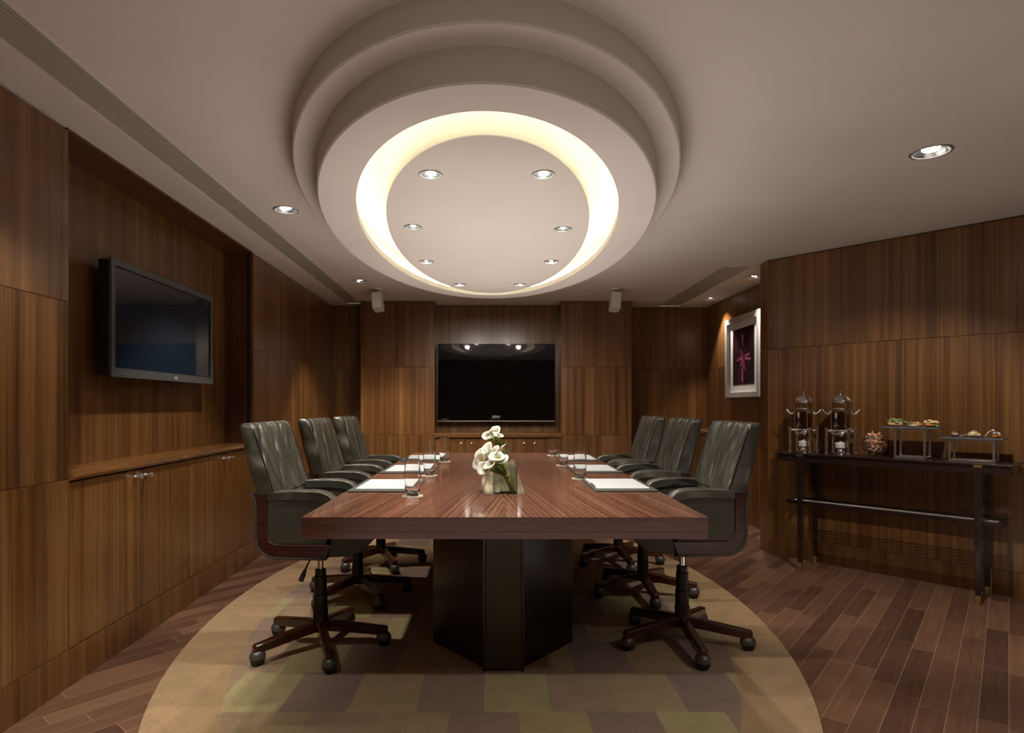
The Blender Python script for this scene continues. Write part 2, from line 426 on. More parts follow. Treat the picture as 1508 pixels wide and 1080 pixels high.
# back wall: middle part comes forward and holds the tv recess
def backp(mb, xs, zs, y, t=.02, gap=.002):
    for i in range(len(xs)-1):
        for j in range(len(zs)-1):
            mb.box(xs[i]+gap/2, xs[i+1]-gap/2, y, y+t, zs[j]+gap/2, zs[j+1]-(.014 if zs[j+1] == CEIL else gap/2), random.uniform(.1, 9))
    mb.box(xs[0], xs[-1], y+t, y+t+.03, zs[0], zs[-1], .05); return mb
BX0, BX1, NX0, NX1 = -1.526, 1.533, -.690, .736
mb = backp(MB(), [BX0, -1.10, NX0], [.16, .863, 1.63, CEIL], 6.9)
backp(mb, [NX1, 1.13, BX1], [.16, .863, 1.63, CEIL], 6.9)
backp(mb, [NX0, NX1], [.88, CEIL], 7.2)
mb.box(NX0-.02, NX0-.001, 6.921, 7.22, .88, CEIL, 2.4).box(NX1+.001, NX1+.02, 6.921, 7.22, .88, CEIL, 3.6)
mb.box(BX0-.001, BX0+.02, 6.902, 7.3, 0, CEIL, 5.2).box(BX1-.02, BX1+.001, 6.902, 7.42, 0, CEIL, 6.2)
backp(mb, [-2.0, BX0], [.16, .863, 1.625, CEIL], 7.22)
backp(mb, [BX1, 2.08, 2.60], [.16, .863, 1.625, CEIL], 7.37)
struct('wall_back', mb, M_wall, bevel=.0012, seg=1)
mb = MB().box(BX0, NX0-.002, 6.9, 6.92, 0, .158, 2).box(NX1+.002, BX1, 6.9, 6.92, 0, .158, 3)
mb.box(-2.0, BX0, 7.22, 7.24, 0, .158, 4).box(BX1, 2.6, 7.37, 7.39, 0, .158, 5)
struct('baseboard_back', mb, M_wall, bevel=.0012, seg=1)
# right alcove wall
mb = panels(MB(), [5.0, 5.93, 6.70, 7.38], [.16, .863, 1.625, CEIL])
struct('wall_right', mb.map(lambda x, y, z: (2.545-x, y, z)), M_wall, bevel=.0012, seg=1)
mb = MB().box(2.545, 2.565, 5.0, 7.38, 0, .158, 3.2)
struct('baseboard_right', mb, M_wall, bevel=.0012, seg=1)
# diagonal wall on the right, with its narrow return
mb = panels(MB(), [-.0, .93, 1.93, 3.05], [.16, .84, 1.655, CEIL])
mb.map(lambda x, y, z: diag(y, x, z))
mb2 = MB()
for j, (a, b) in enumerate(zip([.16, .84, 1.655], [.84, 1.655, CEIL])):
    mb2.box(0, .02, 0, .17, a+.0015, b-.0015, 2.5+j)
mb2.box(.02, .06, 0, .17, .16, CEIL, .05)
mb2.map(lambda x, y, z: (2.205+.012*y/.17+x*.99, 4.952+y, z))
mb.add(mb2.v, mb2.f); mb.p[-len(mb2.f):] = mb2.p
mb.box(2.24, 2.56, 5.10, 5.12, .0, CEIL, 7.3)
struct('wall_diagonal', mb, M_wall, bevel=.0012, seg=1)
mb = MB().box(-.02, 0, 0, 1.42, 0, .158, 3.1).box(-.02, 0, 1.424, 3.05, 0, .158, 4.6).map(lambda x, y, z: diag(y, x, z))
mb2 = MB().box(0, .02, 0, .17, 0, .158, 5.2).map(lambda x, y, z: (2.205+.012*y/.17+x, 4.952+y, z)); mb.add(mb2.v, mb2.f); mb.p[-6:] = mb2.p
struct('baseboard_diagonal', mb, M_wall, bevel=.0012, seg=1)
ex, ey, _ = diag(3.05, 0, 0)
mb = panels(MB(), [-2.0, -.8, .4, 1.5, ey], [.0, .84, 1.655, CEIL]).map(lambda x, y, z: (ex-x, y, z))
struct('wall_side', mb, M_wall, bevel=.0012, seg=1)
mb = backp(MB(), [-1.9, -.6, .7, 2.0, 3.2, ex+.05], [0, .84, 1.655, CEIL], 0).map(lambda x, y, z: (x, -2.0-y, z))
struct('wall_front', mb, M_wall, bevel=.0012, seg=1)

# ceiling sheet with holes for the oval and the downlights
H1, H2, HD = H+1.085, H+.970, H+.965
OX, OY = -.040, 3.70
T1A, T1B, T2A, T2B, OPA, OPB = .995, 1.97, .890, 1.86, .708, 1.685
DA, DB, DX, DY = .563, 1.535, -.040, 3.72
disc_lights = [(-.272,2.553),(.199,2.553),(-.448,3.307),(.368,3.345),(-.465,4.10),(.3735,4.10),(-.287,4.877),(.195,4.877)]
ceil_lights = [(-1.267,3.69,.076),(-1.289,5.80,.070),(2.028,2.847,.088),(2.375,5.62,.072),(2.375,6.76,.070)]
room_lights = [(-1.27,1.60,.062),(2.03,1.0,.062),(-1.27,-.5,.062),(2.03,-.8,.062),(.0,1.15,.05)]
def sheet(outer, holes, z):
    bm = bmesh.new(); es = []
    for loop in [outer]+holes:
        vs = [bm.verts.new((x, y, z)) for x, y in loop]
        es += [bm.edges.new((vs[i], vs[(i+1) % len(vs)])) for i in range(len(vs))]
    bmesh.ops.triangle_fill(bm, edges=es, use_beauty=True, use_dissolve=False)
    mb = MB(); bm.verts.index_update()
    mb.add([tuple(v.co) for v in bm.verts], [tuple(v.index for v in f.verts) for f in bm.faces]); bm.free()
    return mb
def ell(cx, cy, a, b, n=64): return [(cx+a*math.cos(2*PI*i/n), cy+b*math.sin(2*PI*i/n)) for i in range(n)]
holes = [ell(OX, OY, T1A-.03, T1B-.03, 128)] + [ell(x, y, r*.86, r*.86, 32) for x, y, r in ceil_lights+room_lights]
GL = (.2, .365)
gl = [(XL(u, w)) for u, w in ()]
lg = [(XL(.3, GL[0]), .3), (XL(.3, GL[1]), .3), (XL(7.08, GL[1]), 7.08), (XL(7.08, GL[0]), 7.08)]
rg = [(1.925, 5.22), (2.19, 5.22), (2.19, 7.26), (1.925, 7.26)]
holes += [lg, rg]
cs = sheet([(-2.3,-2.1),(4.6,-2.1),(4.6,7.6),(-2.3,7.6)], holes, CEIL)
struct('ceiling', cs, M_ceil, smooth=False)
mb = MB().box(-2.5, 4.8, -2.2, 7.8, CEIL+.30, CEIL+.34)
struct('ceiling', mb, M_groove)
NE_ = 160
mb = MB(); rings = [(T1A, T1B, CEIL+.005), (T1A, T1B, H1+.006), (T1A-.006, T1B-.006, H1), (T2A, T2B, H1), (T2A, T2B, H2+.006), (T2A-.006, T2B-.006, H2), (OPA, OPB, H2), (OPA, OPB, H2+.035), (OPA+.06, OPB+.06, H2+.035)]
vs = []
for a, b, z in rings:
    for i in range(NE_):
        t = 2*PI*i/NE_; vs.append((OX+a*math.cos(t), OY+b*math.sin(t), z))
mb.add(vs, [(r*NE_+i, r*NE_+(i+1) % NE_, (r+1)*NE_+(i+1) % NE_, (r+1)*NE_+i) for r in range(len(rings)-1) for i in range(NE_)])
struct('trim_3', mb, M_ceil, sharp=25)
COVE = H2+.20
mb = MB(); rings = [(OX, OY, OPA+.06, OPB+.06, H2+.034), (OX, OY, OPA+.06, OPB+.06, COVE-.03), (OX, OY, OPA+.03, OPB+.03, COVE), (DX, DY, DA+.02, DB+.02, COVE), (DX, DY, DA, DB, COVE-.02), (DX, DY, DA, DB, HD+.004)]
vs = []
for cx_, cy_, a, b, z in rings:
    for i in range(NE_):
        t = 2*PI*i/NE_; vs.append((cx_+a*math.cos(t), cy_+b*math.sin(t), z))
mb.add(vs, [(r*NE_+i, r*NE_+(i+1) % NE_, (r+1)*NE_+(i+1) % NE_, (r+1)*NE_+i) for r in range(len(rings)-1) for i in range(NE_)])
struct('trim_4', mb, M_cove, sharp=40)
mb = sheet(ell(DX, DY, DA, DB, NE_), [ell(x, y, .05*.86, .05*.86, 32) for x, y in disc_lights], HD)
n0 = len(mb.v)
vs = []
for z in (HD, HD+.004):
    for i in range(NE_):
        t = 2*PI*i/NE_; vs.append((DX+DA*math.cos(t), DY+DB*math.sin(t), z))
mb.add(vs, [(i, (i+1) % NE_, NE_+(i+1) % NE_, NE_+i) for i in range(NE_)])
struct('trim_5', mb, M_ceil, smooth=False)
# led strip lying on the ledge behind the lip
mb = MB(); vs = []
prof = [(.030, .038), (.050, .038), (.050, .046), (.030, .046)]
for i in range(NE_):
    t = 2*PI*i/NE_
    for o_, z in prof: vs.append((OX+(OPA+o_)*math.cos(t), OY+(OPB+o_)*math.sin(t), H2+z))
mb.add(vs, [(i*4+q, ((i+1) % NE_)*4+q, ((i+1) % NE_)*4+(q+1) % 4, i*4+(q+1) % 4) for i in range(NE_) for q in range(4)])
o = obj('cove_light_strip', mb, M_led); tag(o, 'warm white light strip hidden in the cove around the oval ceiling disc', 'light strip')

# air grilles
def grille(label, quad, n):
    (x0,y0),(x1,y1),(x2,y2),(x3,y3) = quad
    t = thing('air_grille', label, 'air vent', ((x0+x2)/2, (y0+y2)/2, CEIL))
    fr = MB(); W = .010
    def strip(mb, a, b, z0, z1):     # band between fractions a and b of the width
        P = lambda q, s: (x0+(x1-x0)*q, y0+(y1-y0)*q) if s == 0 else (x3+(x2-x3)*q, y3+(y2-y3)*q)
        q = [P(a,0), P(b,0), P(b,1), P(a,1)]
        mb.add([(*p, z0) for p in q]+[(*p, z1) for p in q], [(0,1,2,3),(7,6,5,4),(0,4,5,1),(1,5,6,2),(2,6,7,3),(3,7,4,0)])
    strip(fr, -.04, .03, CEIL-.003, CEIL+.02); strip(fr, .97, 1.04, CEIL-.003, CEIL+.02)
    obj('frame', fr, M_ceil, t, world=True)
    for i in range(n):
        a = .05+(.9)*i/n
        s = MB(); strip(s, a, a+.9/n*.62, CEIL+.002, CEIL+.022)
        obj('slat', s, M_grille, t, world=True)
    bk = MB(); strip(bk, -.02, 1.02, CEIL+.05, CEIL+.06); obj('backing', bk, M_groove, t, world=True)
grille('long slatted ceiling vent running beside the left wall', lg, 8)
grille('short slatted ceiling vent near the picture alcove on the right', rg, 11)

# downlights
def downlight(label, x, y, z, r, power, group, aim=(0,0,-1), cone=105, bulb=M_bulb, off=(0,0), blend=.7):
    t = thing('downlight', label, 'downlight', (x, y, z), 0, group)
    obj('trim_ring', MB().lathe([(r*.84,.0),(r*.86,-.004),(r*.97,-.004),(r,-.001),(r,.001),(r*.84,.002)], n=32), M_ring, t)
    obj('reflector', MB().lathe([(r*.86,-.001),(r*.78,.016),(r*.62,.034),(r*.42,.046),(0.0001,.046)], n=32), M_refl, t)
    obj('lamp', MB().lathe([(0.0001,.006),(r*.30,.007),(r*.42,.012),(r*.42,.040),(0.0001,.041)], c=(off[0], off[1], 0), n=20), bulb, t)
    ld = bpy.data.lights.new('lamp_light', 'SPOT'); ld.energy = power; ld.color = C_SPOT
    ld.spot_size = math.radians(cone); ld.spot_blend = blend; ld.shadow_soft_size = .028
    lo = bpy.data.objects.new('lamp_light', ld); COL.objects.link(lo); lo.parent = t
    lo.location = (off[0], off[1], -.008)
    lo.rotation_euler = Vector(aim).to_track_quat('-Z', 'Y').to_euler()
    return t
names = ['downlight at the near left end of the oval disc', 'downlight at the near right end of the oval disc',
         'second downlight from the front on the left side of the oval disc', 'second downlight from the front on the right side of the oval disc',
         'third downlight from the front on the left side of the oval disc', 'third downlight from the front on the right side of the oval disc',
         'farthest downlight on the left side of the oval disc', 'farthest downlight on the right side of the oval disc']
for (x, y), nm in zip(disc_lights, names):
    downlight(nm, x, y, HD, .05, P_DISC*(1.6 if y > 4.5 else 1), 'downlights in the oval ceiling disc', aim=(0, .75 if y > 4 else 0, -1), off=(0, -.008), cone=118)
cl = [('bright chrome downlight on the left ceiling, nearer the camera beside the oval', (-.12,0,-1)),
      ('small downlight far back on the left ceiling, near the back wall', (.05,.2,-1)),
      ('large tilted chrome downlight on the right ceiling above the dark side wall', (.22,.62,-1)),
      ('nearer of the two accent downlights in the picture alcove ceiling', (.12,.1,-1)),
      ('farther of the two accent downlights in the picture alcove ceiling', (.13,-.05,-1))]
for i, ((x, y, r), (nm, aim)) in enumerate(zip(ceil_lights, cl)):
    downlight(nm, x, y, CEIL, r, P_ACCENT if i > 2 else P_SIDE*(1.0 if i == 2 else .9), 'downlights in the flat ceiling', aim, cone=(80 if i > 2 else 84), bulb=M_bulb if i in (0, 2) else M_bulb_dim, blend=.5)
for i, (x, y, r) in enumerate(room_lights):
    downlight(['ceiling downlight just outside the frame above the near left wall', 'ceiling downlight out of frame above the near right floor', 'ceiling downlight behind the camera on the left', 'ceiling downlight behind the camera on the right', 'ceiling downlight just above and before the near end of the table, out of frame'][i], x, y, CEIL, r, (P_ROOM*(.62 if i == 4 else 1)) if i else P_SIDE, 'downlights behind the camera', (0,0,-1) if i else (-.3,.5,-1), cone=110 if i else 62)

# speakers under the ceiling
def speaker(label, x, y, rz, mirror):
    t = thing('ceiling_speaker', label, 'speaker', (x, y, CEIL), 0, 'white speakers hung under the ceiling')
    s = mirror
    obj('mounting_plate', MB().lathe([(0.0001,-.012),(.045,-.012),(.05,-.004),(.05,0)], n=24), M_speaker, t)
    obj('bracket', MB().tube([(0,0,-.005),(0,0,-.05),(s*.012,-.0,-.07)], .009, 8).tube([(s*.055,.01,-.045),(s*.03,.02,-.03),(0,0,-.02)], .004, 6), M_ring, t)
    b = MB().prism([(-.05,-.07),(-.05,.055),(-.032,.07),(.032,.07),(.05,.055),(.05,-.07),(.038,-.078),(-.038,-.078)], -.085, .085, 'z')
    R = Matrix.Translation((0, 0, -.135)) @ Matrix.Rotation(math.radians(6*s), 4, 'Y') @ Matrix.Rotation(math.radians(-10), 4, 'X')
    b.map(lambda x, y, z: R @ Vector((x, y, z))); obj('cabinet', b, M_speaker, t, bevel=.005)
    g = MB().box(-.042,.042,-.080,-.0785,-.074,.074).map(lambda x, y, z: R @ Vector((x, y, z)))
    obj('grille', g, M_speaker, t, bevel=.002)
speaker('white wedge speaker hung under the ceiling, left of the oval', -1.195, 6.2, 0, -1)
speaker('greyish white speaker hung under the ceiling, right of the oval', 1.21, 6.2, 0, 1)

# ------------------------------------------------------------------ built-in cabinets
CZ = .911
t = thing('low_cabinet', 'long built-in veneer cabinet in the left wall niche under the tilted screen', 'cabinet', (XL(3.6, -.05), 3.65, 0))
obj('body', MB().box(-.22, -.022, NB+.003, NE-.003, .163, CZ-.038, 1.2).map(shear), M_cab, t, world=True)
ct = MB().prism([(-.22,CZ-.036),(-.001,CZ-.036),(.016,CZ-.030),(.020,CZ-.018),(.016,CZ-.006),(.004,CZ),(-.22,CZ)], NB+.003, NE-.003, 'y')
ct.map(shear); obj('countertop', ct, M_shelf_y, t, world=True)
dd = [2.60, 3.14, 3.665, 4.20, 4.697]
for i in range(4):
    u0, u1 = dd[i]+.0015, dd[i+1]-.0015
    d = obj('door', MB().box(-.02, 0, u0, u1, .163, CZ-.040, 3+i*1.7).map(shear), M_cab, t, world=True, bevel=.0012, seg=1)
    ku = (u1-.045) if i % 2 == 0 else (u0+.045)
    kb = MB().tube([(0,0,0),(.028,0,0)], .0055, 10)
    kb.add(*(lambda m: (m.v, m.f))(MB().tube([(.022,0,0),(.030,0,0),(.038,0,0)], [.006,.011,.012], 14)))
    kb.add(*(lambda m: (m.v, m.f))(MB().tube([(0,0,0),(.004,0,0)], .011, 14)))
    kb.map(lambda x, y, z: (XL(ku, x), ku+y, .838+z))
    obj('knob', kb, M_nickel, d, world=False).location = (-t.location.x, -t.location.y, 0)
t = thing('low_cabinet', 'built-in veneer cabinet in the back wall recess under the big black screen', 'cabinet', (.023, 6.95, 0))
obj('body', MB().box(NX0+.002, NX1-.002, 6.93, 7.2, .0, .83, 1.7), M_cab, t, world=True)
obj('plinth', MB().box(NX0+.002, NX1-.002, 6.905, 6.93, .0, .158, 2.7), M_cab, t, world=True)
obj('countertop', MB().box(NX0-.004, NX1+.004, 6.865, 6.899, .838, .886, 2.1).box(NX0+.002, NX1-.002, 6.899, 7.199, .838, .886, 2.1), M_shelf_x, t, bevel=.003, world=True)
dx = [NX0+.003+i*(NX1-NX0-.006)/4 for i in range(5)]
for i in range(4):
    d = obj('door', MB().box(dx[i]+.0015, dx[i+1]-.0015, 6.905, 6.928, .163, .833, 2+i*1.3), M_cab, t, world=True, bevel=.0012, seg=1)
    kx = dx[i+1]-.058 if i % 2 == 0 else dx[i]+.058
    kb = MB().tube([(0,0,0),(0,-.024,0)], .005, 10)
    kb.add(*(lambda m: (m.v, m.f))(MB().tube([(0,-.018,0),(0,-.026,0),(0,-.033,0)], [.006,.013,.012], 14)))
    kb.map(lambda x, y, z: (kx+x, 6.905+y, .772+z)); obj('knob', kb, M_nickel, d).location = (-t.location.x, -t.location.y, 0)
# low credenza in the right alcove, seen between two chairs
t = thing('alcove_credenza', 'low wooden credenza against the alcove wall under the framed picture', 'credenza', (2.38, 6.85, 0))
obj('body', MB().box(2.24, 2.543, 6.42, 7.36, 0, .89, 1.4), M_soffit, t, world=True)
obj('countertop', MB().box(2.21, 2.543, 6.40, 7.365, .891, .925, 2), M_shelf_y, t, world=True, bevel=.003)
for i in range(2):
    obj('door', MB().box(2.222, 2.239, 6.43+i*.465, 6.89+i*.465, .1, .88, 3+i), M_cab, t, world=True, bevel=.001, seg=1)

# ------------------------------------------------------------------ screens
t = thing('wall_television', 'large black flat screen television in the back wall recess above the cabinet', 'television', (.0, 7.09, 1.46))
X0, X1, Z0, Z1 = -.666, .682, 1.012, 1.910
obj('casing', MB().box(X0, X1, 7.055, 7.11, Z0, Z1), M_blackp, t, world=True, bevel=.004)
obj('screen', MB().box(X0+.004, X1-.004, 7.050, 7.0545, Z0+.012, Z1-.004), M_scr, t, world=True)
obj('bottom_strip', MB().box(X0, X1, 7.046, 7.0549, Z0, Z0+.009), M_steel, t, world=True)
obj('wall_bracket', MB().box(-.25, .25, 7.111, 7.199, 1.25, 1.65), M_blackp, t, world=True)
lt = text_mb('SONY', .034); lt.map(lambda x, y, z: (.008+x, 7.0495-z, Z0+.052+y)); obj('lettering', lt, M_white, t, world=True)
mk = MB()
for x in (-.612, -.585, -.553): mk.box(x-.004, x+.004, 7.0492, 7.05, Z0+.024, Z0+.031)
obj('control_marks', mk, M_white, t, world=True)
lt = text_mb('BRAVIA', .016); lt.map(lambda x, y, z: (X0+.04+x, 7.0495-z, Z1-.022+y)) if False else None
t = thing('wall_television', 'grey-framed plasma screen hung in the left wall niche above the cabinet', 'television', (XL(3.6, -.15), 3.62, 1.64))
TU0, TU1, TZ0, TZ1 = 3.055, 4.215, 1.342, 1.945
WF = -.095
obj('casing', MB().box(WF-.075, WF-.012, TU0+.01, TU1-.01, TZ0+.01, TZ1-.008).map(shear), M_blackp, t, world=True, bevel=.004)
bz = MB(); q = .034; fz = WF
bz.box(fz-.014, fz, TU0, TU1, TZ1-q, TZ1).box(fz-.014, fz, TU0, TU1, TZ0, TZ0+q+.012).box(fz-.014, fz, TU0, TU0+q, TZ0+q+.012, TZ1-q).box(fz-.014, fz, TU1-q, TU1, TZ0+q+.012, TZ1-q)
obj('bezel', bz.map(shear), M_tvframe, t, world=True, bevel=.003)
il = .006; ib = MB(); a0, a1, b0, b1 = TU0+q, TU1-q, TZ0+q+.012, TZ1-q
ib.box(fz-.012, fz-.004, a0, a1, b1-il, b1).box(fz-.012, fz-.004, a0, a1, b0, b0+il).box(fz-.012, fz-.004, a0, a0+il, b0, b1).box(fz-.012, fz-.004, a1-il, a1, b0, b1)
obj('inner_rim', ib.map(shear), M_blackp, t, world=True)
obj('screen', MB().box(fz-.013, fz-.009, a0, a1, b0, b1).map(shear), M_scr2, t, world=True)
obj('wall_bracket', MB().box(-.219, WF-.075, 3.45, 3.85, 1.5, 1.8).map(shear), M_blackp, t, world=True)
lt = text_mb('NEC', .022); lt.map(lambda x, y, z: (XL(3.635+x, fz+.0008+z*.5), 3.70+x, TZ0+.022+y)); obj('lettering', lt, M_white, t, world=True)
mk = MB()
for i in range(6): mk.box(fz-.001, fz+.0004, 3.12+i*.022, 3.132+i*.022, TZ0+.020, TZ0+.0235)
obj('control_marks', mk.map(shear), M_ring, t, world=True)

# framed picture in the alcove
t = thing('framed_picture', 'white-framed dark picture with a pink abstract burst on the alcove wall', 'picture', (2.53, 6.23, 1.7))
PY0, PY1, PZ0, PZ1 = 5.80, 6.655, 1.277, 2.118; XF = 2.495
fr = MB(); q = .055
fr.box(XF, 2.543, PY0, PY1, PZ1-q, PZ1).box(XF, 2.543, PY0, PY1, PZ0, PZ0+q).box(XF, 2.543, PY0, PY0+q, PZ0+q, PZ1-q).box(XF, 2.543, PY1-q, PY1, PZ0+q, PZ1-q)
obj('frame', fr, M_frame, t, world=True, bevel=.008)
obj('mat_board', MB().box(2.525, 2.535, PY0+q-.01, PY1-q+.01, PZ0+q-.01, PZ1-q+.01), M_mat, t, world=True)
AY0, AY1, AZ0, AZ1 = 5.965, 6.50, PZ0+.135, PZ1-.125
pr = obj('print', MB().box(2.523, 2.5249, AY0, AY1, AZ0, AZ1), M_print, t, world=True)
cyy, czz = 6.235, 1.69
arms = [(95, .25, .035), (60, .13, .03), (10, .17, .015), (190, .17, .03), (268, .27, .03), (290, .15, .03), (130, .11, .03), (235, .12, .025), (-8, .19, .02)]
pts = []; st = sorted(arms)
for i, (a, L, wd) in enumerate(sorted([(a % 360, L, wd) for a, L, wd in arms])):
    ra = math.radians(a)
    pts.append((cyy - math.cos(ra-.12)*L*.9, czz + math.sin(ra-.12)*L*.9)); pts.append((cyy - math.cos(ra+.05)*L, czz + math.sin(ra+.05)*L))
    nx_ = sorted([b % 360 for b, _, _ in arms]); j = (i+1) % len(nx_); an = nx_[j] + (360 if j == 0 else 0)
    rm = math.radians((a+an)/2); pts.append((cyy - math.cos(rm)*.04, czz + math.sin(rm)*.04))
m_ = MB(); c0 = [(2.5226, *p) for p in pts]; c1 = (2.5222, cyy, czz)
m_.add(c0+[c1], [(i, (i+1) % len(pts), len(pts)) for i in range(len(pts))])
m_.add([(2.5229, *p) for p in pts], [tuple(range(len(pts)))])
o = obj('pink_burst', m_, M_pink, pr, smooth=False); o.location = (-t.location.x, -t.location.y, -t.location.z)
obj('glass_pane', MB().box(2.516, 2.518, PY0+q-.005, PY1-q+.005, PZ0+q-.005, PZ1-q+.005), M_glass, t, world=True) if False else None

# ------------------------------------------------------------------ rug
mb = MB(); n = 160; vs = []
for a, b, z in ((RA, RB, .001), (RA, RB, .010), (RA-.012, RB-.012, .014)):
    for i in range(n):
        tt = 2*PI*i/n; vs.append((a*math.cos(tt), b*math.sin(tt), z))
vs.append((0, 0, .014))
mb.add(vs, [(r*n+i, r*n+(i+1) % n, (r+1)*n+(i+1) % n, (r+1)*n+i) for r in range(2) for i in range(n)] + [(2*n+i, 2*n+(i+1) % n, 3*n) for i in range(n)])
o = obj('oval_rug', mb, M_rug, sharp=60); o.location = (RX, RY, 0)
tag(o, 'large oval rug with tan border and patchwork of olive and mauve squares', 'rug')
RT = .014

# ------------------------------------------------------------------ table
TZ = .79; TXC = .033; TYC = 3.75; THW = .745; TY0, TY1 = 2.236, 5.27
t = thing('conference_table', 'long striped mahogany conference table with dark pedestal on the oval rug', 'table', (TXC, TYC, RT))
CH = (-.059-TXC+TXC, .139); CY0, CY1 = 2.815, 4.79
top = MB(); zt0, zt1 = TZ-.050, TZ
xa, xb = TXC-THW, TXC+THW; cx0, cx1 = -.059, .139; ms = 3.80
def slab(mb, z0, z1, ins=0):
    mb.box(xa+ins, cx0, TY0+ins, ms-.001, z0, z1).box(cx1, xb-ins, TY0+ins, ms-.001, z0, z1)
    mb.box(xa+ins, cx0, ms+.001, TY1-ins, z0, z1).box(cx1, xb-ins, ms+.001, TY1-ins, z0, z1)
    mb.box(cx0, cx1, TY0+ins, CY0, z0, z1).box(cx0, cx1, CY1, TY1-ins, z0, z1)
slab(top, TZ-.003, TZ, .0015)
obj('tabletop', top, M_top, t, world=True)
e = MB(); slab(e, TZ-.054, TZ-.0031, 0); obj('tabletop_edge', e, M_table_edge, t, world=True)
e = MB().box(xa+.004, xb-.004, TY0+.004, TY1-.004, TZ-.0551, TZ-.054); obj('shadow_gap', e, M_groove, t, world=True)
e = MB().box(xa, xb, TY0, TY1, TZ-.080, TZ-.0551); obj('lower_edge', e, M_table_edge, t, world=True)
# long inlay channel
M_tray = base_mat('olive_glass_inlay', (.20,.17,.10), .08)
k = N(M_tray); k.color(k.ramp(k.noise(k.vmul(k.co(),(60,1.5,1)), 1, 2), [(.35,(.24,.20,.12)),(.65,(.50,.44,.31))]))
tr = obj('inlay_tray', MB().box(cx0+.001, cx1-.001, CY0+.001, CY1-.001, TZ-.030, TZ-.016), M_tray, t, world=True)
rim = MB()
for z0, z1, w_ in ((TZ-.016, TZ+.0008, .003),):
    rim.box(cx0, cx0+w_, CY0, CY1, z0, z1).box(cx1-w_, cx1, CY0, CY1, z0, z1).box(cx0, cx1, CY0, CY0+w_, z0, z1).box(cx0, cx1, CY1-w_, CY1, z0, z1)
obj('inlay_rim', rim, M_brass, t, world=True)
rl = MB()
for x in (cx0+.045, cx1-.045): rl.box(x-.002, x+.002, CY0+.004, CY1-.004, TZ-.0165, TZ-.0145)
for y in (3.3, 3.8, 4.3): rl.box(cx0+.004, cx1-.004, y-.002, y+.002, TZ-.0165, TZ-.0145)
obj('inlay_bars', rl, M_brass, t, world=True)
# pedestal: narrow proud end panels, chamfered sides
pd = [(-.045, 2.745), (.115, 2.745), (.384, 3.06), (.384, 4.46), (.115, 4.79), (-.045, 4.79), (-.313, 4.46), (-.313, 3.06)]
obj('pedestal', MB().prism(pd, RT, TZ-.081, 'z'), M_ped, t, world=True, bevel=.003)
M_panel = base_mat('dark_bronze_panel', (.055,.040,.024), .35, .4)
for y0, y1 in ((2.722, 2.744), (4.791, 4.812)):
    obj('end_panel', MB().box(-.045, .115, y0, y1, RT, TZ-.082), M_panel, t, world=True, bevel=.003)
    obj('panel_edge', MB().box(-.058, -.046, y0-.004, y1, RT, TZ-.082).box(.116, .128, y0-.004, y1, RT, TZ-.082), M_ped, t, world=True, bevel=.002)

# ------------------------------------------------------------------ chairs
def offset_band(outer, inner): return outer + inner[::-1]
def loft(rings, cap=True):
    mb = MB(); n = len(rings[0]); vs = [p for r in rings for p in r]
    fs = [(r*n+i, r*n+(i+1) % n, (r+1)*n+(i+1) % n, (r+1)*n+i) for r in range(len(rings)-1) for i in range(n)]
    if cap: fs += [tuple(range(n))[::-1], tuple((len(rings)-1)*n+i for i in range(n))]
    return mb.add(vs, fs)
def lerp_tab(tab, z):
    for (z0, *a), (z1, *b) in zip(tab, tab[1:]):
        if z0 <= z <= z1:
            f = (z-z0)/(z1-z0); f = f
            return [p+(q-p)*f for p, q in zip(a, b)]
    return tab[-1][1:]
HWD = .250
tab = [(.53, -.085, -.19), (.62, -.095, -.215), (.70, -.115, -.217), (.765, -.130, -.220), (.80, -.140, -.228), (.886, -.168, -.255), (.95, -.188, -.270), (1.02, -.210, -.285), (1.075, -.228, -.297), (1.11, -.236, -.300)]
def back_ring(z, xf, xr, hw, dx=0, rr=.030, crown=.012, m=5, ny=14):
    """rounded cross-section; front face slightly padded"""
    pts = []; rr = min(rr, (xf-xr)*.42)
    def arc(cx_, cy_, a0, a1, r):
        for i in range(m+1):
            a = a0+(a1-a0)*i/m; pts.append((cx_+r*math.cos(a), cy_+r*math.sin(a)))
    r2 = .010
    arc(xf-r2, -hw+r2, -PI/2, 0, r2)
    for i in range(1, ny):
        y = -hw+r2+(2*hw-2*r2)*i/ny; pts.append((xf+crown*(1-(y/hw)**4), y))
    arc(xf-r2, hw-r2, 0, PI/2, r2)
    arc(xr+rr, hw-rr, PI/2, PI, rr); arc(xr+rr, -hw+rr, PI, 3*PI/2, rr)
    return [(x, y, z) for x, y in pts]
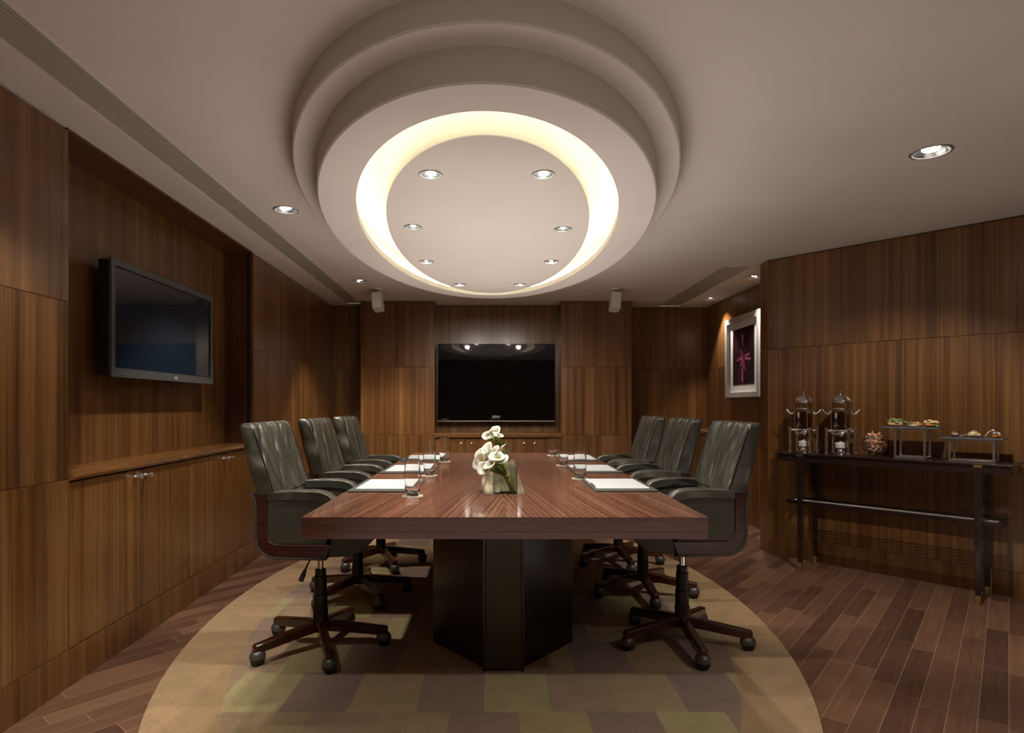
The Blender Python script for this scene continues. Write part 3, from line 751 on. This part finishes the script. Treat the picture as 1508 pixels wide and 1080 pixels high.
def make_chair(label):
    t = thing('executive_chair', label, 'chair', (0,0,0), 0, 'leather executive chairs around the conference table')
    # upholstered back
    rings = []; zs = [.784+.02695*i for i in range(12)]
    for z in zs:
        xf, xr = lerp_tab(tab, z); rings.append(back_ring(z, xf, xr, HWD))
    for dz, dq in ((.012, .004), (.020, .012), (.024, .026)):
        z = zs[-1]+dz; xf, xr = lerp_tab(tab, min(z, 1.11))
        rings.append(back_ring(z, xf-dq*.7, xr+dq*.55, HWD-dq*.5, crown=.010))
    obj('backrest', loft(rings), M_leather, t, sharp=50)
    # lower back inside the arms
    rings = [back_ring(z, *lerp_tab(tab, z), .170, crown=.006) for z in (.56, .62, .70, .786)]
    obj('lower_back', loft(rings), M_leather, t, sharp=50)
    for s in (-1, 1):
        path = [(lerp_tab(tab, z)[0]-.001, s*(HWD-.003), z) for z in [.80+.024*i for i in range(12)]]
        x_, z_ = path[-1][0], path[-1][2]
        path += [(x_-.012, s*(HWD-.006), 1.084), (x_-.03, s*(HWD-.008), 1.097), (x_-.05, s*(HWD-.012), 1.096)]
        obj('piping', MB().tube(path, .0035, 6), M_piping, t)
    # arms: upholstered side panel with a padded top
    AS = .42
    ptop = [(x*AS if x > 0 else x, z) for x, z in [(-.165,.765),(-.162,.780),(-.14,.785),(-.05,.788),(.05,.788),(.15,.785),(.22,.775),(.27,.755),(.285,.70)]]
    side = [(-.170,.560)] + [(-.170,.770)] + [(x, z-.022) for x, z in ptop[2:]] + [(.122,.655),(.120,.628),(.112,.612),(.10,.60),(.095,.560)]
    pad = [(-.172,.757),(-.168,.783),(-.14,.795),(-.05,.800),(.08,.799),(.17,.794),(.25,.782),(.30,.760),(.315,.725),(.315,.680),(.295,.680),(.285,.715),(.25,.737),(.17,.750),(.08,.756),(-.05,.759)]
    pad = [(x*AS if x > 0 else x, z) for x, z in pad]
    for s in (-1, 1):
        y0, y1 = (.176, .246) if s > 0 else (-.246, -.176)
        obj('arm_panel', MB().prism(side, y0, y1), M_leather_flat, t, bevel=.006)
        y0, y1 = (.168, .251) if s > 0 else (-.251, -.168)
        obj('armrest', MB().prism(pad, y0, y1), M_leather, t, bevel=.012, seg=3)
    # bent wood side frames (J shape) and the leather shell round them
    out = [(-.232,.790),(-.222,.765),(-.216,.735),(-.2145,.66),(-.2145,.59),(-.208,.555),(-.192,.528),(-.165,.510),(-.13,.503),(.0,.500),(.095,.499)]
    inn = [(-.171,.790),(-.171,.765),(-.171,.735),(-.170,.66),(-.170,.61),(-.166,.588),(-.156,.572),(-.14,.563),(-.12,.560),(0,.559),(.118,.559)]
    for s in (-1, 1):
        y0, y1 = (.200, .248) if s > 0 else (-.248, -.200)
        obj('wood_frame', MB().prism(out+inn[::-1], y0, y1), M_shell, t, bevel=.003)
    sh = [(x-.012 if i < 6 else x-.009+.009*min(1, (i-5)/4), z-(0 if i < 5 else min(.010, .0025*(i-4)))) for i, (x, z) in enumerate(out)]
    obj('back_shell', MB().prism(sh+[(x+.0005, z+.0005) for x, z in out[::-1]], -.252, .252), M_leather_flat, t, bevel=.002)
    # seat
    seat = [(-.14,.515),(.09,.512),(.19,.516),(.26,.545),(.305,.590),(.322,.625),(.315,.648),(.285,.662),(.2,.668),(.05,.660),(-.10,.645),(-.14,.63)]
    obj('seat', MB().prism(seat, -.172, .172), M_leather, t, bevel=.014, seg=3)
    sf = [(.100,.500),(.19,.503),(.255,.528),(.300,.572),(.312,.600),(.285,.608),(.118,.598)]
    obj('seat_base', MB().prism(sf, -.242, .242), M_leather_flat, t, bevel=.008, seg=3)
    obj('seat_underside', MB().prism([(-.13,.512),(.10,.512),(.10,.53),(-.13,.53)], -.198, .198), M_blackp, t)
    # mechanism, lever, column
    obj('tilt_mechanism', MB().box(-.10, .09, -.06, .06, .455, .500), M_blackp, t, bevel=.008)
    lv = MB().tube([(.0,-.05,.478),(.0,-.17,.472),(-.005,-.195,.455),(-.012,-.20,.430)], .004, 8)
    m2 = MB().tube([(-.010,-.20,.440),(-.020,-.202,.415),(-.032,-.204,.385)], [.005,.011,.012], 10); lv.add(m2.v, m2.f)
    obj('lever', lv, M_blackp, t)
    obj('gas_lift', MB().tube([(0,0,.33),(0,0,.458)], .0135, 16), M_chrome, t)
    obj('column_cover', MB().lathe([(.0001,.085),(.036,.085),(.036,.185),(.033,.19),(.033,.262),(.030,.266),(.030,.352),(.026,.358),(.026,.385),(.014,.388)], n=24), M_column, t)
    return t
def make_base(t, off):
    for kk in range(5):
        a = math.radians(off+72*kk); R = Matrix.Rotation(a, 3, 'Z')
        sec = [(.025,.022,.088,.136), (.10,.021,.082,.128), (.20,.021,.070,.114), (.285,.021,.060,.101), (.318,.020,.058,.097), (.326,.014,.062,.090)]
        rings = [[(x,-w_,z0),(x,w_,z0),(x,w_,z1-.006),(x,w_-.006,z1),(x,-w_+.006,z1),(x,-w_,z1-.006)] for x, w_, z0, z1 in sec]
        m = loft(rings).map(lambda x, y, z: R @ Vector((x, y, z)))
        leg = obj('base_arm', m, M_shell, t, bevel=.0015, seg=1)
        # caster: grey hood ball over a dark wheel
        cx_ = R @ Vector((.305, 0, 0)); hd = MB().ball((0,0,0), .034, .038, .034, 18, 12, zmin=-.35)
        sw = a + 1.9
        R2 = Matrix.Rotation(sw, 3, 'Z')
        hd.map(lambda x, y, z: Vector(R2 @ Vector((x, y, z))) + cx_ + Vector((0, 0, .040)))
        c = obj('caster', hd, M_gray, t, sharp=60)
        wl = MB().tube([(0,-.024,0),(0,-.020,0),(0,.020,0),(0,.024,0)], [.022,.027,.027,.022], 20)
        wl.map(lambda x, y, z: Vector(R2 @ Vector((x, y, z))) + cx_ + Vector((0, 0, .0275)))
        obj('wheel', wl, M_blackp, c)
        st = MB().tube([(0,0,.05),(0,0,.075)], .009, 8); st.map(lambda x, y, z: Vector((x, y, z)) + cx_); obj('caster_stem', st, M_blackp, c)
spots = [(-.856, 2.987, 0, 5, 'olive-grey leather chair nearest the camera on the left side of the table'),
         (-.856, 3.790, 0, 18, 'olive-grey leather chair in the middle on the left side of the table'),
         (-.856, 4.560, 0, 10, 'olive-grey leather chair farthest back on the left side of the table'),
         (.930, 3.050, PI, 54, 'olive-grey leather chair nearest the camera on the right side of the table'),
         (.926, 3.850, PI, 54, 'olive-grey leather chair in the middle on the right side of the table'),
         (.922, 4.600, PI, 60, 'olive-grey leather chair farthest back on the right side of the table')]
proto = make_chair('x'); first = True; roots = []
for x, y, rz, off, lb in spots:
    c = proto if first else copy_tree(proto); first = False
    c.location = (x, y, RT); c.rotation_euler = (0, 0, rz); c['label'] = lb; roots.append((c, off - math.degrees(rz)))
for c, off in roots: make_base(c, off)
# the lever sits on the near side of the left chairs only: mirror it for the right-hand ones
for c, _ in roots[3:]:
    for ch in c.children:
        if ch.name.startswith('lever'): ch.scale = (1, -1, 1) if False else (1, 1, 1)

# ------------------------------------------------------------------ things on the table
def round_label(side, i): return ['nearest the camera', 'in the middle', 'farthest back'][i] + ' on the ' + side + ' side of the table'
folders = {'left': [(2.87, 3.33), (3.66, 4.12), (4.46, 4.92)], 'right': [(2.885, 3.36), (3.68, 4.13), (4.46, 4.94)]}
fproto = None
def rrect(x0, x1, y0, y1, r=.006, n=4):
    pts = []
    for cx_, cy_, a0 in ((x1-r, y1-r, 0), (x0+r, y1-r, PI/2), (x0+r, y0+r, PI), (x1-r, y0+r, 1.5*PI)):
        for i in range(n+1): a = a0+PI/2*i/n; pts.append((cx_+r*math.cos(a), cy_+r*math.sin(a)))
    return pts
for side, sgn in (('left', -1), ('right', 1)):
    for i, (y0, y1) in enumerate(folders[side]):
        xa_, xb_ = (-.700, -.385) if sgn < 0 else (.472, .770)
        cx_, cy_ = (xa_+xb_)/2, (y0+y1)/2; wx, wy = (xb_-xa_)/2, (y1-y0)/2
        if fproto is None:
            f_ = obj('desk_folder', MB().prism(rrect(-wx, wx, -wy, wy), 0, .007, 'z'), M_folder, bevel=.0015); fproto = f_
            p_ = obj('notepad', MB().prism(rrect(-wx+.030, wx-.012, -wy+.045, wy-.045, .002), 0, .004, 'z'), M_paper); pproto = p_
        else:
            f_ = fproto.copy(); COL.objects.link(f_); p_ = pproto.copy(); COL.objects.link(p_)
        f_.location = (cx_, cy_, TZ+.0002); p_.location = (cx_, cy_, TZ+.0074)
        if sgn > 0: f_.rotation_euler = p_.rotation_euler = (0, 0, PI)
        f_.scale = p_.scale = (wx/.1575, wy/.23, 1)
        tag(f_, 'dark grey desk folder lying ' + round_label(side, i), 'folder', 'desk folders around the table')
        tag(p_, 'white notepad on the grey folder ' + round_label(side, i), 'notepad', 'white notepads on the folders')
pe = MB().tube([(0,-.07,0),(0,-.062,0),(0,.055,0),(0,.07,0)], [.0015,.004,.004,.003], 10)
for i in range(2):
    if i == 0:
        pn = obj('pen', pe, M_steel); p0 = pn
        cl_ = obj('clip', MB().box(-.0012,.0012,.02,.062,.0035,.0055), M_chrome, pn)
    else: pn = copy_tree(p0)
    y0, y1 = folders['right'][i]; pn.location = (.486, (y0+y1)/2-.08, TZ+.0112)
    tag(pn, ['silver pen on the inner edge of the nearest grey folder on the right', 'silver pen on the inner edge of the middle grey folder on the right'][i], 'pen', 'pens on the right hand folders')
# glasses on card coasters
gp = [(.0001,0),(.027,0),(.0305,.003),(.0335,.03),(.0370,.075),(.0372,.10),(.0345,.14),(.0300,.180),(.0292,.180),(.0335,.14),(.0360,.10),(.0358,.075),(.0325,.034),(.029,.022),(.020,.018),(.0001,.017)]
gpos = {'left': [(-.375, 2.752), (-.386, 3.56), (-.374, 4.455)], 'right': [(.470, 3.408), (.459, 4.164), (.465, 4.98)]}
g0 = None
for side in ('left', 'right'):
    for i, (x, y) in enumerate(gpos[side]):
        if g0 is None:
            g0 = obj('drinking_glass', MB().lathe(gp, n=40), M_glass, sharp=60); gg = g0
            c0_ = obj('coaster', MB().lathe([(.0001,0),(.047,0),(.048,.0008),(.047,.0018),(.0001,.0018)], n=36), M_coaster); cc = c0_
        else:
            gg = g0.copy(); COL.objects.link(gg); cc = c0_.copy(); COL.objects.link(cc)
        gg.location = (x, y, TZ+.0024); cc.location = (x, y, TZ+.0003)
        tag(gg, 'clear tall water glass ' + round_label(side, i), 'glass', 'water glasses on the table')
        tag(cc, 'pale round coaster under the glass ' + round_label(side, i), 'coaster', 'coasters under the glasses')
# vases with tied callas
def calla(m_f, m_s, m_p, root, tip, bend, size, roll, seed):
    """stem from root to tip, flower opening at the tip along bend"""
    rd = random.Random(seed)
    root, tip = Vector(root), Vector(tip); d = Vector(bend).normalized()
    p1 = root.lerp(tip, .5) + Vector((0, 0, .004)); path = []
    for i in range(9):
        q = i/8; path.append(root*(1-q)**2 + p1*2*q*(1-q) + tip*q*q)
    m_s.tube(path, [.0042]*9, 7)
    ax = d; a1 = ax.cross(Vector((0,0,1)) if abs(ax.z) < .9 else Vector((1,0,0))).normalized(); a2 = ax.cross(a1)
    nt, na = 9, 22; L = size
    start = tip - ax*.004
    vs = []; pid = []
    for j in range(nt+1):
        tt = j/nt
        for i in range(na+1):
            a = -PI*1.04 + 2.08*PI*i/na
            edge = math.cos(a/1.04)               # 1 opposite the seam
            r = L*(.085+.10*tt+.42*tt**3)*(1 - .12*abs(a/PI)*tt)
            h = L*(tt*(.80+.22*edge) - (.16 if edge > 0 else .30)*max(0, tt-.72)**1.2*2.2)
            rr = r*(1+.06*math.sin(3*a+seed)*tt)
            p = start + ax*h + (a1*math.cos(a+roll)+a2*math.sin(a+roll))*rr
            vs.append(p); 
    n0 = len(m_f.v); m_f.v += [tuple(p) for p in vs]; W = na+1
    for j in range(nt):
        for i in range(na):
            m_f.f.append((n0+j*W+i, n0+j*W+i+1, n0+(j+1)*W+i+1, n0+(j+1)*W+i)); m_f.p.append(min(1, .02+j/nt*1.1))
    m_p.tube([start+ax*L*.1, start+ax*L*.25, start+ax*L*.42], [.0035,.004,.002], 6)
def bouquet(label, loc, heads, tie_at, foot, fsize):
    t = thing('calla_lily_bouquet', label, 'flowers', loc, 0, 'tied calla bouquets in cube vases')
    for i, (hx, hy, hz) in enumerate(heads):
        f1, s1, q1 = MB(), MB(), MB()
        a = 2.4*i; sx_, sy_ = .008*math.cos(a), .008*math.sin(a)
        tie = Vector(tie_at)+Vector((sx_, sy_, 0)); ft = Vector(foot)+Vector((sx_, sy_, .002*(i % 3)))
        head = Vector((hx, hy, hz))
        bd = (head-tie).normalized()+Vector(((hx-tie_at[0]-(-.06))*3.5, -.75 + .3*math.sin(i*2.1), .15+ (hz-.13)*4))*.55
        calla(f1, s1, q1, tie, head, bd, fsize*(.92+.05*(i % 3)), i*1.7, i+1)
        s1.tube([ft, tie], .0042, 7)
        fo = obj('flower', f1, M_petal, t, sharp=180)
        sm_ = fo.modifiers.new('thick', 'SOLIDIFY'); sm_.thickness = .0012; sm_.offset = 0
        obj('stem', s1, M_stem, t, sharp=180); obj('spadix', q1, M_spadix, fo)
    rg_ = []
    dirv = (Vector(tie_at)-Vector(foot)).normalized(); c = Vector(tie_at)
    obj('tie_band', MB().tube([c-dirv*.008, c-dirv*.004, c+dirv*.004, c+dirv*.008], [.0155,.0172,.0172,.0155], 16), M_tie, t)
    return t
def cube_vase(label, x, y, z):
    t = thing('cube_vase', label, 'vase', (x, y, z), 0, 'square glass vases on the table inlay')
    o_, i_, h_ = .056, .0515, .135
    vs = []
    for rr, zz in ((o_, 0), (o_, h_), (i_, h_), (i_, .010)):
        vs += [(-rr,-rr,zz),(rr,-rr,zz),(rr,rr,zz),(-rr,rr,zz)]
    m = MB().add(vs, [(3,2,1,0)] + [(r*4+i, r*4+(i+1) % 4, (r+1)*4+(i+1) % 4, (r+1)*4+i) for r in range(3) for i in range(4)] + [(12,13,14,15)])
    obj('glass_body', m, M_vase, t, bevel=.0012)
    eg = MB(); a_, b_ = .0515, .0562
    for sx_ in (-1, 1):
        for sy_ in (-1, 1): eg.box(sx_*a_, sx_*b_, sy_*a_, sy_*b_, .0, h_)
        eg.box(sx_*a_, sx_*b_, -a_, a_, h_-.002, h_+.0003).box(-a_, a_, sx_*a_, sx_*b_, h_-.002, h_+.0003)
        eg.box(sx_*a_, sx_*b_, -a_, a_, .0, .006).box(-a_, a_, sx_*a_, sx_*b_, .0, .006)
    obj('glass_edge', eg, M_edge, t)
    q = .0520
    obj('water', MB().box(-q+.0004, q-.0004, -q+.0004, q-.0004, .0098, .066), M_water, t)
VZ = TZ-.0155
V1 = (.046, 2.905); V2 = (.046, 4.71)
cube_vase('square glass vase of water at the near end of the table inlay', V1[0], V1[1], VZ)
cube_vase('square glass vase of water at the far end of the table inlay', V2[0], V2[1], VZ)
hd1 = [(-.10,.03,.150),(-.005,.03,.150),(-.045,.0,.175),(-.085,-.02,.165),(-.060,-.045,.140),(-.035,-.05,.155),(-.02,-.01,.185),(-.055,.01,.195),(.0,-.045,.175),(.02,-.03,.160),(.012,.012,.190),(-.075,.02,.175),(-.03,.04,.190)]
hd1 = [(-.052+(x+.03)*.75, y, .158+(z-.17)*1.25) for x, y, z in hd1]
bouquet('larger bunch of white callas leaning left in the near cube vase', (V1[0], V1[1], VZ), hd1, (.006, 0, .088), (.034, .0, .016), .062)
hd2 = [(-.088,-.02,.185),(-.055,-.035,.178),(-.07,.0,.21),(-.035,-.01,.215),(-.02,-.03,.180),(-.050,.03,.200)]
hd2 = [(x, y, z-.018) for x, y, z in hd2]
bouquet('smaller bunch of white callas in the far cube vase', (V2[0], V2[1], VZ), hd2, (.004, 0, .090), (.032, .0, .016), .072)

# ------------------------------------------------------------------ console table on the diagonal wall
RZ = math.atan2(B[1], B[0])
def on_wall(u, n, z): return diag(u, n, z)
CU0, CU1, ZTC = .21, 1.585, .85
cu = (CU0+CU1)/2
t = thing('console_table', 'slim dark wood console table with brass feet against the diagonal wall', 'console table', on_wall(cu, .19, 0), RZ)
hw = (CU1-CU0)/2; NB_, NF = .160, -.155       # local y: towards wall is +
obj('tabletop', MB().box(-hw, hw, NF-.005, NB_, ZTC-.014, ZTC), M_console, t, bevel=.003)
obj('apron', MB().box(-hw+.012, hw-.012, NF+.006, NF+.028, ZTC-.062, ZTC-.0145).box(-hw+.012, hw-.012, NB_-.028, NB_-.006, ZTC-.062, ZTC-.0145).box(-hw+.012, -hw+.03, NF+.028, NB_-.028, ZTC-.062, ZTC-.0145).box(hw-.03, hw-.012, NF+.028, NB_-.028, ZTC-.062, ZTC-.0145), M_console, t, bevel=.002)
lu = [(.385-cu), (1.415-cu)]
for x in lu:
    for s, y in ((-1, NF+.012), (1, NB_-.026)):
        sec = lambda z, q: [(x-q, y-q, z), (x+q, y-q, z), (x+q, y+q, z), (x-q, y+q, z)]
        lg_ = obj('leg', loft([sec(.055, .0125), sec(ZTC-.07, .0215), sec(ZTC-.0146, .0215)]), M_console, t, bevel=.002)
        obj('brass_foot', loft([sec(0, .0112), sec(.055, .0127)]), M_brass, lg_, bevel=.001)
    obj('brass_plate', MB().box(x-.022, x+.022, NF-.0115, NF-.0055, ZTC-.024, ZTC-.009), M_brass, t, bevel=.001)
sh0, sh1 = .27-cu, 1.52-cu; zsh = .495
obj('lower_shelf_rail', MB().box(sh0, sh1, NF+.035, NF+.060, zsh-.02, zsh+.006).box(sh0, sh1, NB_-.075, NB_-.050, zsh-.02, zsh+.006).box(sh0, sh0+.022, NF+.06, NB_-.075, zsh-.02, zsh+.006).box(sh1-.022, sh1, NF+.06, NB_-.075, zsh-.02, zsh+.006), M_console, t, bevel=.002)
for i in range(9):
    y = NF+.066+i*.0128
    obj('shelf_rod', MB().tube([(sh0+.02, y, zsh-.004), (sh1-.02, y, zsh-.004)], .0032, 8), M_steel, t)

# urns
def make_urn(label):
    t = thing('coffee_urn', label, 'coffee urn', (0,0,0), RZ, 'coffee urns on the console table')
    for sx_ in (-1, 1):
        for sy_ in (-1, 1):
            m = MB(); x, y = sx_*.072, sy_*.066
            m.tube([(x,y,0),(x,y,.178)], .0095, 12)
            m.lathe([(.0001,-.001),(.014,0),(.014,.008),(.0095,.012)], (x, y, 0), 16)
            m.lathe([(.0095,0),(.015,.003),(.015,.009),(.010,.014),(.0001,.016)], (x, y, .172), 16)
            obj('leg', m, M_chrome, t)
    obj('stand_plate', MB().lathe([(.060,0),(.088,0),(.091,.004),(.088,.008),(.060,.008)], (0,0,.160), 32, close=True).tube([(-.072,-.066,.170),(.072,-.066,.170)], .005, 8).tube([(-.072,.066,.170),(.072,.066,.170)], .005, 8), M_chrome, t)
    obj('drip_tray', MB().lathe([(.0001,.125),(.050,.125),(.066,.150),(.068,.160),(.064,.160),(.048,.130),(.0001,.130)], n=28), M_chrome, t)
    b = obj('burner', MB().lathe([(.0001,.035),(.026,.036),(.036,.045),(.038,.075),(.034,.082),(.012,.086),(.010,.092),(.0001,.094)], n=24), M_porc, t)
    obj('burner_holder', MB().lathe([(.0001,.001),(.058,.001),(.060,.006),(.030,.012),(.022,.022),(.030,.034),(.0001,.034)], n=24), M_chrome, b)
    obj('glass_cylinder', MB().lathe([(.0001,.169),(.055,.169),(.058,.172),(.058,.365),(.0555,.365),(.0555,.174),(.0001,.172)], n=32), M_thin, t)
    obj('coffee', MB().lathe([(.0001,.1745),(.0548,.1745),(.0548,.300),(.0001,.300)], n=32), M_coffee, t)
    for a in (45, 135, 225, 315):
        x, y = .064*math.cos(math.radians(a)), .064*math.sin(math.radians(a))
        obj('upright', MB().tube([(x,y,.168),(x,y,.372)], .0048, 8), M_chrome, t)
    for z in (.318, .366):
        obj('band', MB().lathe([(.0585,0),(.069,0),(.070,.005),(.069,.010),(.0585,.010)], (0,0,z), 32, close=True), M_chrome, t)
    l_ = obj('lid', MB().lathe([(.069,.377),(.070,.382),(.060,.392),(.048,.408),(.034,.420),(.014,.426),(.0001,.427)], n=32), M_chrome, t)
    obj('knob', MB().lathe([(.008,.424),(.005,.436),(.007,.444),(.014,.450),(.014,.456),(.0001,.459)], n=20), M_chrome, l_)
    for s in (-1, 1):
        obj('handle', MB().tube([(s*.066,0,.318),(s*.068,0,.300),(s*.080,0,.284),(s*.098,-.0,.288),(s*.112,0,.302),(s*.122,0,.318)], [.006,.006,.007,.008,.007,.006], 10), M_chrome, t)
    tp = obj('tap', MB().tube([(0,-.050,.205),(0,-.098,.205),(0,-.108,.198),(0,-.110,.172)], [.008,.009,.010,.008], 12).tube([(0,-.09,.198),(0,-.09,.262)], [.009,.006], 12), M_chrome, t)
    obj('tap_lever', MB().tube([(0,-.09,.225),(0,-.09,.255)], [.012,.015], 12), M_blackp, tp)
    obj('tap_knob', MB().tube([(0,-.09,.258),(0,-.09,.296)], [.010,.013], 12), M_chrome, tp)
    return t
u1 = make_urn('chrome and glass coffee urn over a white burner, at the left end of the console')
u1.location = on_wall(.356, .2, ZTC+.001)
u2 = copy_tree(u1); u2.location = on_wall(.61, .2, ZTC+.001)
u2['label'] = 'chrome and glass coffee urn standing beside the glass bowl of prawns'
# bowl with prawns
bx, by, bz_ = on_wall(.824, .2, ZTC+.001)
pr_ = []
R_ = .079
for i in range(15):
    a = -78+i*(130/14); pr_.append((max(.0001, R_*math.cos(math.radians(a))), R_+R_*math.sin(math.radians(a))))
inner = [(max(.0001, r-.003 if r > .004 else r), z+.003 if i < 4 else z) for i, (r, z) in enumerate(pr_)]
bw = obj('glass_bowl', MB().lathe([(.0001, pr_[0][1])]+pr_+inner[::-1]+[(.0001, inner[0][1])], n=40), M_thin, sharp=60)
bw.location = (bx, by, bz_-pr_[0][1]+.0005); tag(bw, 'round clear glass bowl heaped with prawns between urn and slate stand', 'bowl')
def prawn_mb(seed):
    path = []; rad = []
    for i in range(10):
        a = math.radians(-100+i*24); path.append((.015*math.cos(a), .015*math.sin(a), .0015*i-.006)); rad.append(.0085*(1-.075*i)*(1 if i else .7))
    return MB().tube(path, rad, 9)
pm = None; cnt = 0; rd = random.Random(3)
cells_ = []
for layer, (z, rr, n) in enumerate([(.020,.026,5),(.045,.046,9),(.072,.054,11),(.098,.050,10),(.122,.042,8),(.142,.024,4),(.154,.006,1)]):
    for i in range(n):
        a = 2*PI*i/n+layer*.5; cells_.append((rr*math.cos(a), rr*math.sin(a), z))
    if rr > .04:
        for i in range(4): cells_.append((rr*.4*math.cos(i*1.57+layer), rr*.4*math.sin(i*1.57+layer), z))
for i, (x, y, z) in enumerate(cells_):
    green = i % 9 == 4
    if green:
        o = obj('salad_leaf', MB().ball((0,0,0), .016, .012, .006, 10, 6, .5, i), M_greens); tag(o, 'green leaf tucked among the prawns in the glass bowl', 'leaf', 'green leaves in the prawn bowl')
    else:
        if pm is None: o = obj('prawn', prawn_mb(0), M_prawn); pm = o
        else: o = pm.copy(); COL.objects.link(o)
        tag(o, 'pink cooked prawn heaped in the clear glass bowl', 'prawn', 'prawns in the glass bowl')
    o.location = (bx+x, by+y, bz_-pr_[0][1]+z+.004); o.rotation_euler = (rd.uniform(-1,1), rd.uniform(-1,1), rd.uniform(0,6.28))
# slate stands
def stand(label, u, n, h, legw):
    t = thing('slate_stand', label, 'serving stand', on_wall(u, n, ZTC+.0005), RZ, 'slate serving stands on the console')
    q = .006
    for y in (-.062, .062):
        fr = MB()
        fr.box(-legw, legw, y-q, y+q, 0, 2*q).box(-legw, legw, y-q, y+q, h-2*q, h).box(-legw, -legw+2*q, y-q, y+q, 2*q, h-2*q).box(legw-2*q, legw, y-q, y+q, 2*q, h-2*q)
        obj('steel_frame', fr, M_steel, t, bevel=.001)
    obj('cross_bar', MB().box(-legw, -legw+2*q, -.062+q, .062-q, 0, 2*q).box(legw-2*q, legw, -.062+q, .062-q, 0, 2*q), M_steel, t)
    m = MB().box(-.155, .155, -.09, .09, h+.0003, h+.0083)
    obj('slate_plate', m, M_slate, t, bevel=.001)
    return ZTC+.0005+h+.0083
s1u, s2u = 1.046, 1.369
z1 = stand('taller steel stand with slate plate of filled buns', s1u, .2, .198, .088)
z2 = stand('lower steel stand with slate plate at the right end of the console', s2u, .2, .140, .115)
def food(name, label, cat, u, n, z, group): return thing(name, label, cat, on_wall(u, n, z+.0004), RZ, group)
G1, G2 = 'snacks on the taller slate stand', 'snacks on the lower slate stand'
t = food('filled_bun', 'oval bread roll topped with green salad on the taller slate', 'bun', s1u-.098, .215, z1, G1)
obj('bread', MB().ball((0,0,.0165), .042, .028, .0165, 20, 12, .15, 1), M_bread, t)
obj('salad', MB().ball((.005,.004,.036), .040, .026, .014, 26, 16, 1.1, 5), M_greens, t); obj('filling', MB().ball((.038,-.004,.022), .010, .014, .018, 12, 8, .6, 2), M_ham, t)
t = food('open_sandwich', 'open sandwich with tomato and pale filling in the middle of the taller slate', 'sandwich', s1u+.004, .19, z1, G1)
obj('bread', MB().ball((0,0,.009), .040, .028, .009, 18, 8, .2, 3), M_pastry, t)
obj('salad', MB().ball((-.008,0,.019), .030, .022, .011, 22, 12, 1.0, 9), M_greens, t)
obj('tomato', MB().ball((-.010,-.014,.025), .009, .006, .008, 12, 8, .1), M_tomato, t)
obj('filling', MB().ball((.016,-.002,.019), .024, .018, .011, 18, 10, .9, 4), M_bread, t)
t = food('filled_bun', 'round golden bun with creamy filling at the right of the taller slate', 'bun', s1u+.100, .205, z1, G1)
obj('bread', MB().ball((0,0,.018), .034, .030, .018, 18, 12, .15, 6), M_orange, t)
obj('filling', MB().ball((.002,0,.033), .032, .026, .013, 20, 12, .9, 7), M_pastry, t); obj('salad', MB().ball((.034,.0,.014), .012, .014, .013, 14, 8, .9, 2), M_greens, t)
def spoon(label, u, n, z, grp, L=.10, hgt=.028):
    t = food('appetizer_spoon', label, 'spoon', u, n, z, grp)
    obj('bowl', MB().lathe([(.0001,.0006),(.012,.002),(.021,.007),(.022,.009),(.0205,.009),(.012,.0035),(.0001,.002)], (-.0,0,0), 24, 1.25, .9), M_chrome, t)
    obj('handle', MB().tube([(.024,0,.008),(.045,0,hgt*.85),(.062,0,hgt),(.080,0,hgt*.7),(L,0,.006)], [.003,.0035,.004,.0045,.004], 8), M_chrome, t)
    return t
spoon('curved steel tasting spoon at the left of the lower slate', s2u-.095, .20, z2, G2, .085, .016)
t = food('tartare_bite', 'small pink bite with green garnish in a spoon at the left of the lower slate', 'canape', s2u-.095, .20, z2+.008, G2)
obj('bite', MB().ball((0,0,.009), .020, .015, .009, 16, 10, .4, 3), M_ham, t); obj('garnish', MB().ball((-.004,0,.020), .011, .009, .006, 14, 8, 1, 6), M_greens, t)
t = food('cream_puff', 'pale cream puff in the middle of the lower slate', 'pastry', s2u+.002, .20, z2, G2)
obj('pastry', MB().ball((0,0,.019), .031, .028, .019, 20, 14, .35, 8), M_pastry, t); obj('browned_tip', MB().ball((.0,0,.038), .011, .010, .007, 12, 8, .5, 2), M_bread, t)
spoon('tall curved steel spoon handle beside the cream puff on the lower slate', s2u+.038, .235, z2, G2, .088, .050)
t = food('glazed_bite', 'glazed orange bite capped with white cream at the right of the lower slate', 'canape', s2u+.112, .20, z2, G2)
obj('bite', MB().ball((0,0,.0145), .023, .021, .0145, 18, 12, .1, 3), M_orange, t); obj('cream', MB().ball((0,0,.028), .019, .016, .009, 16, 10, .3, 5), M_cream, t)
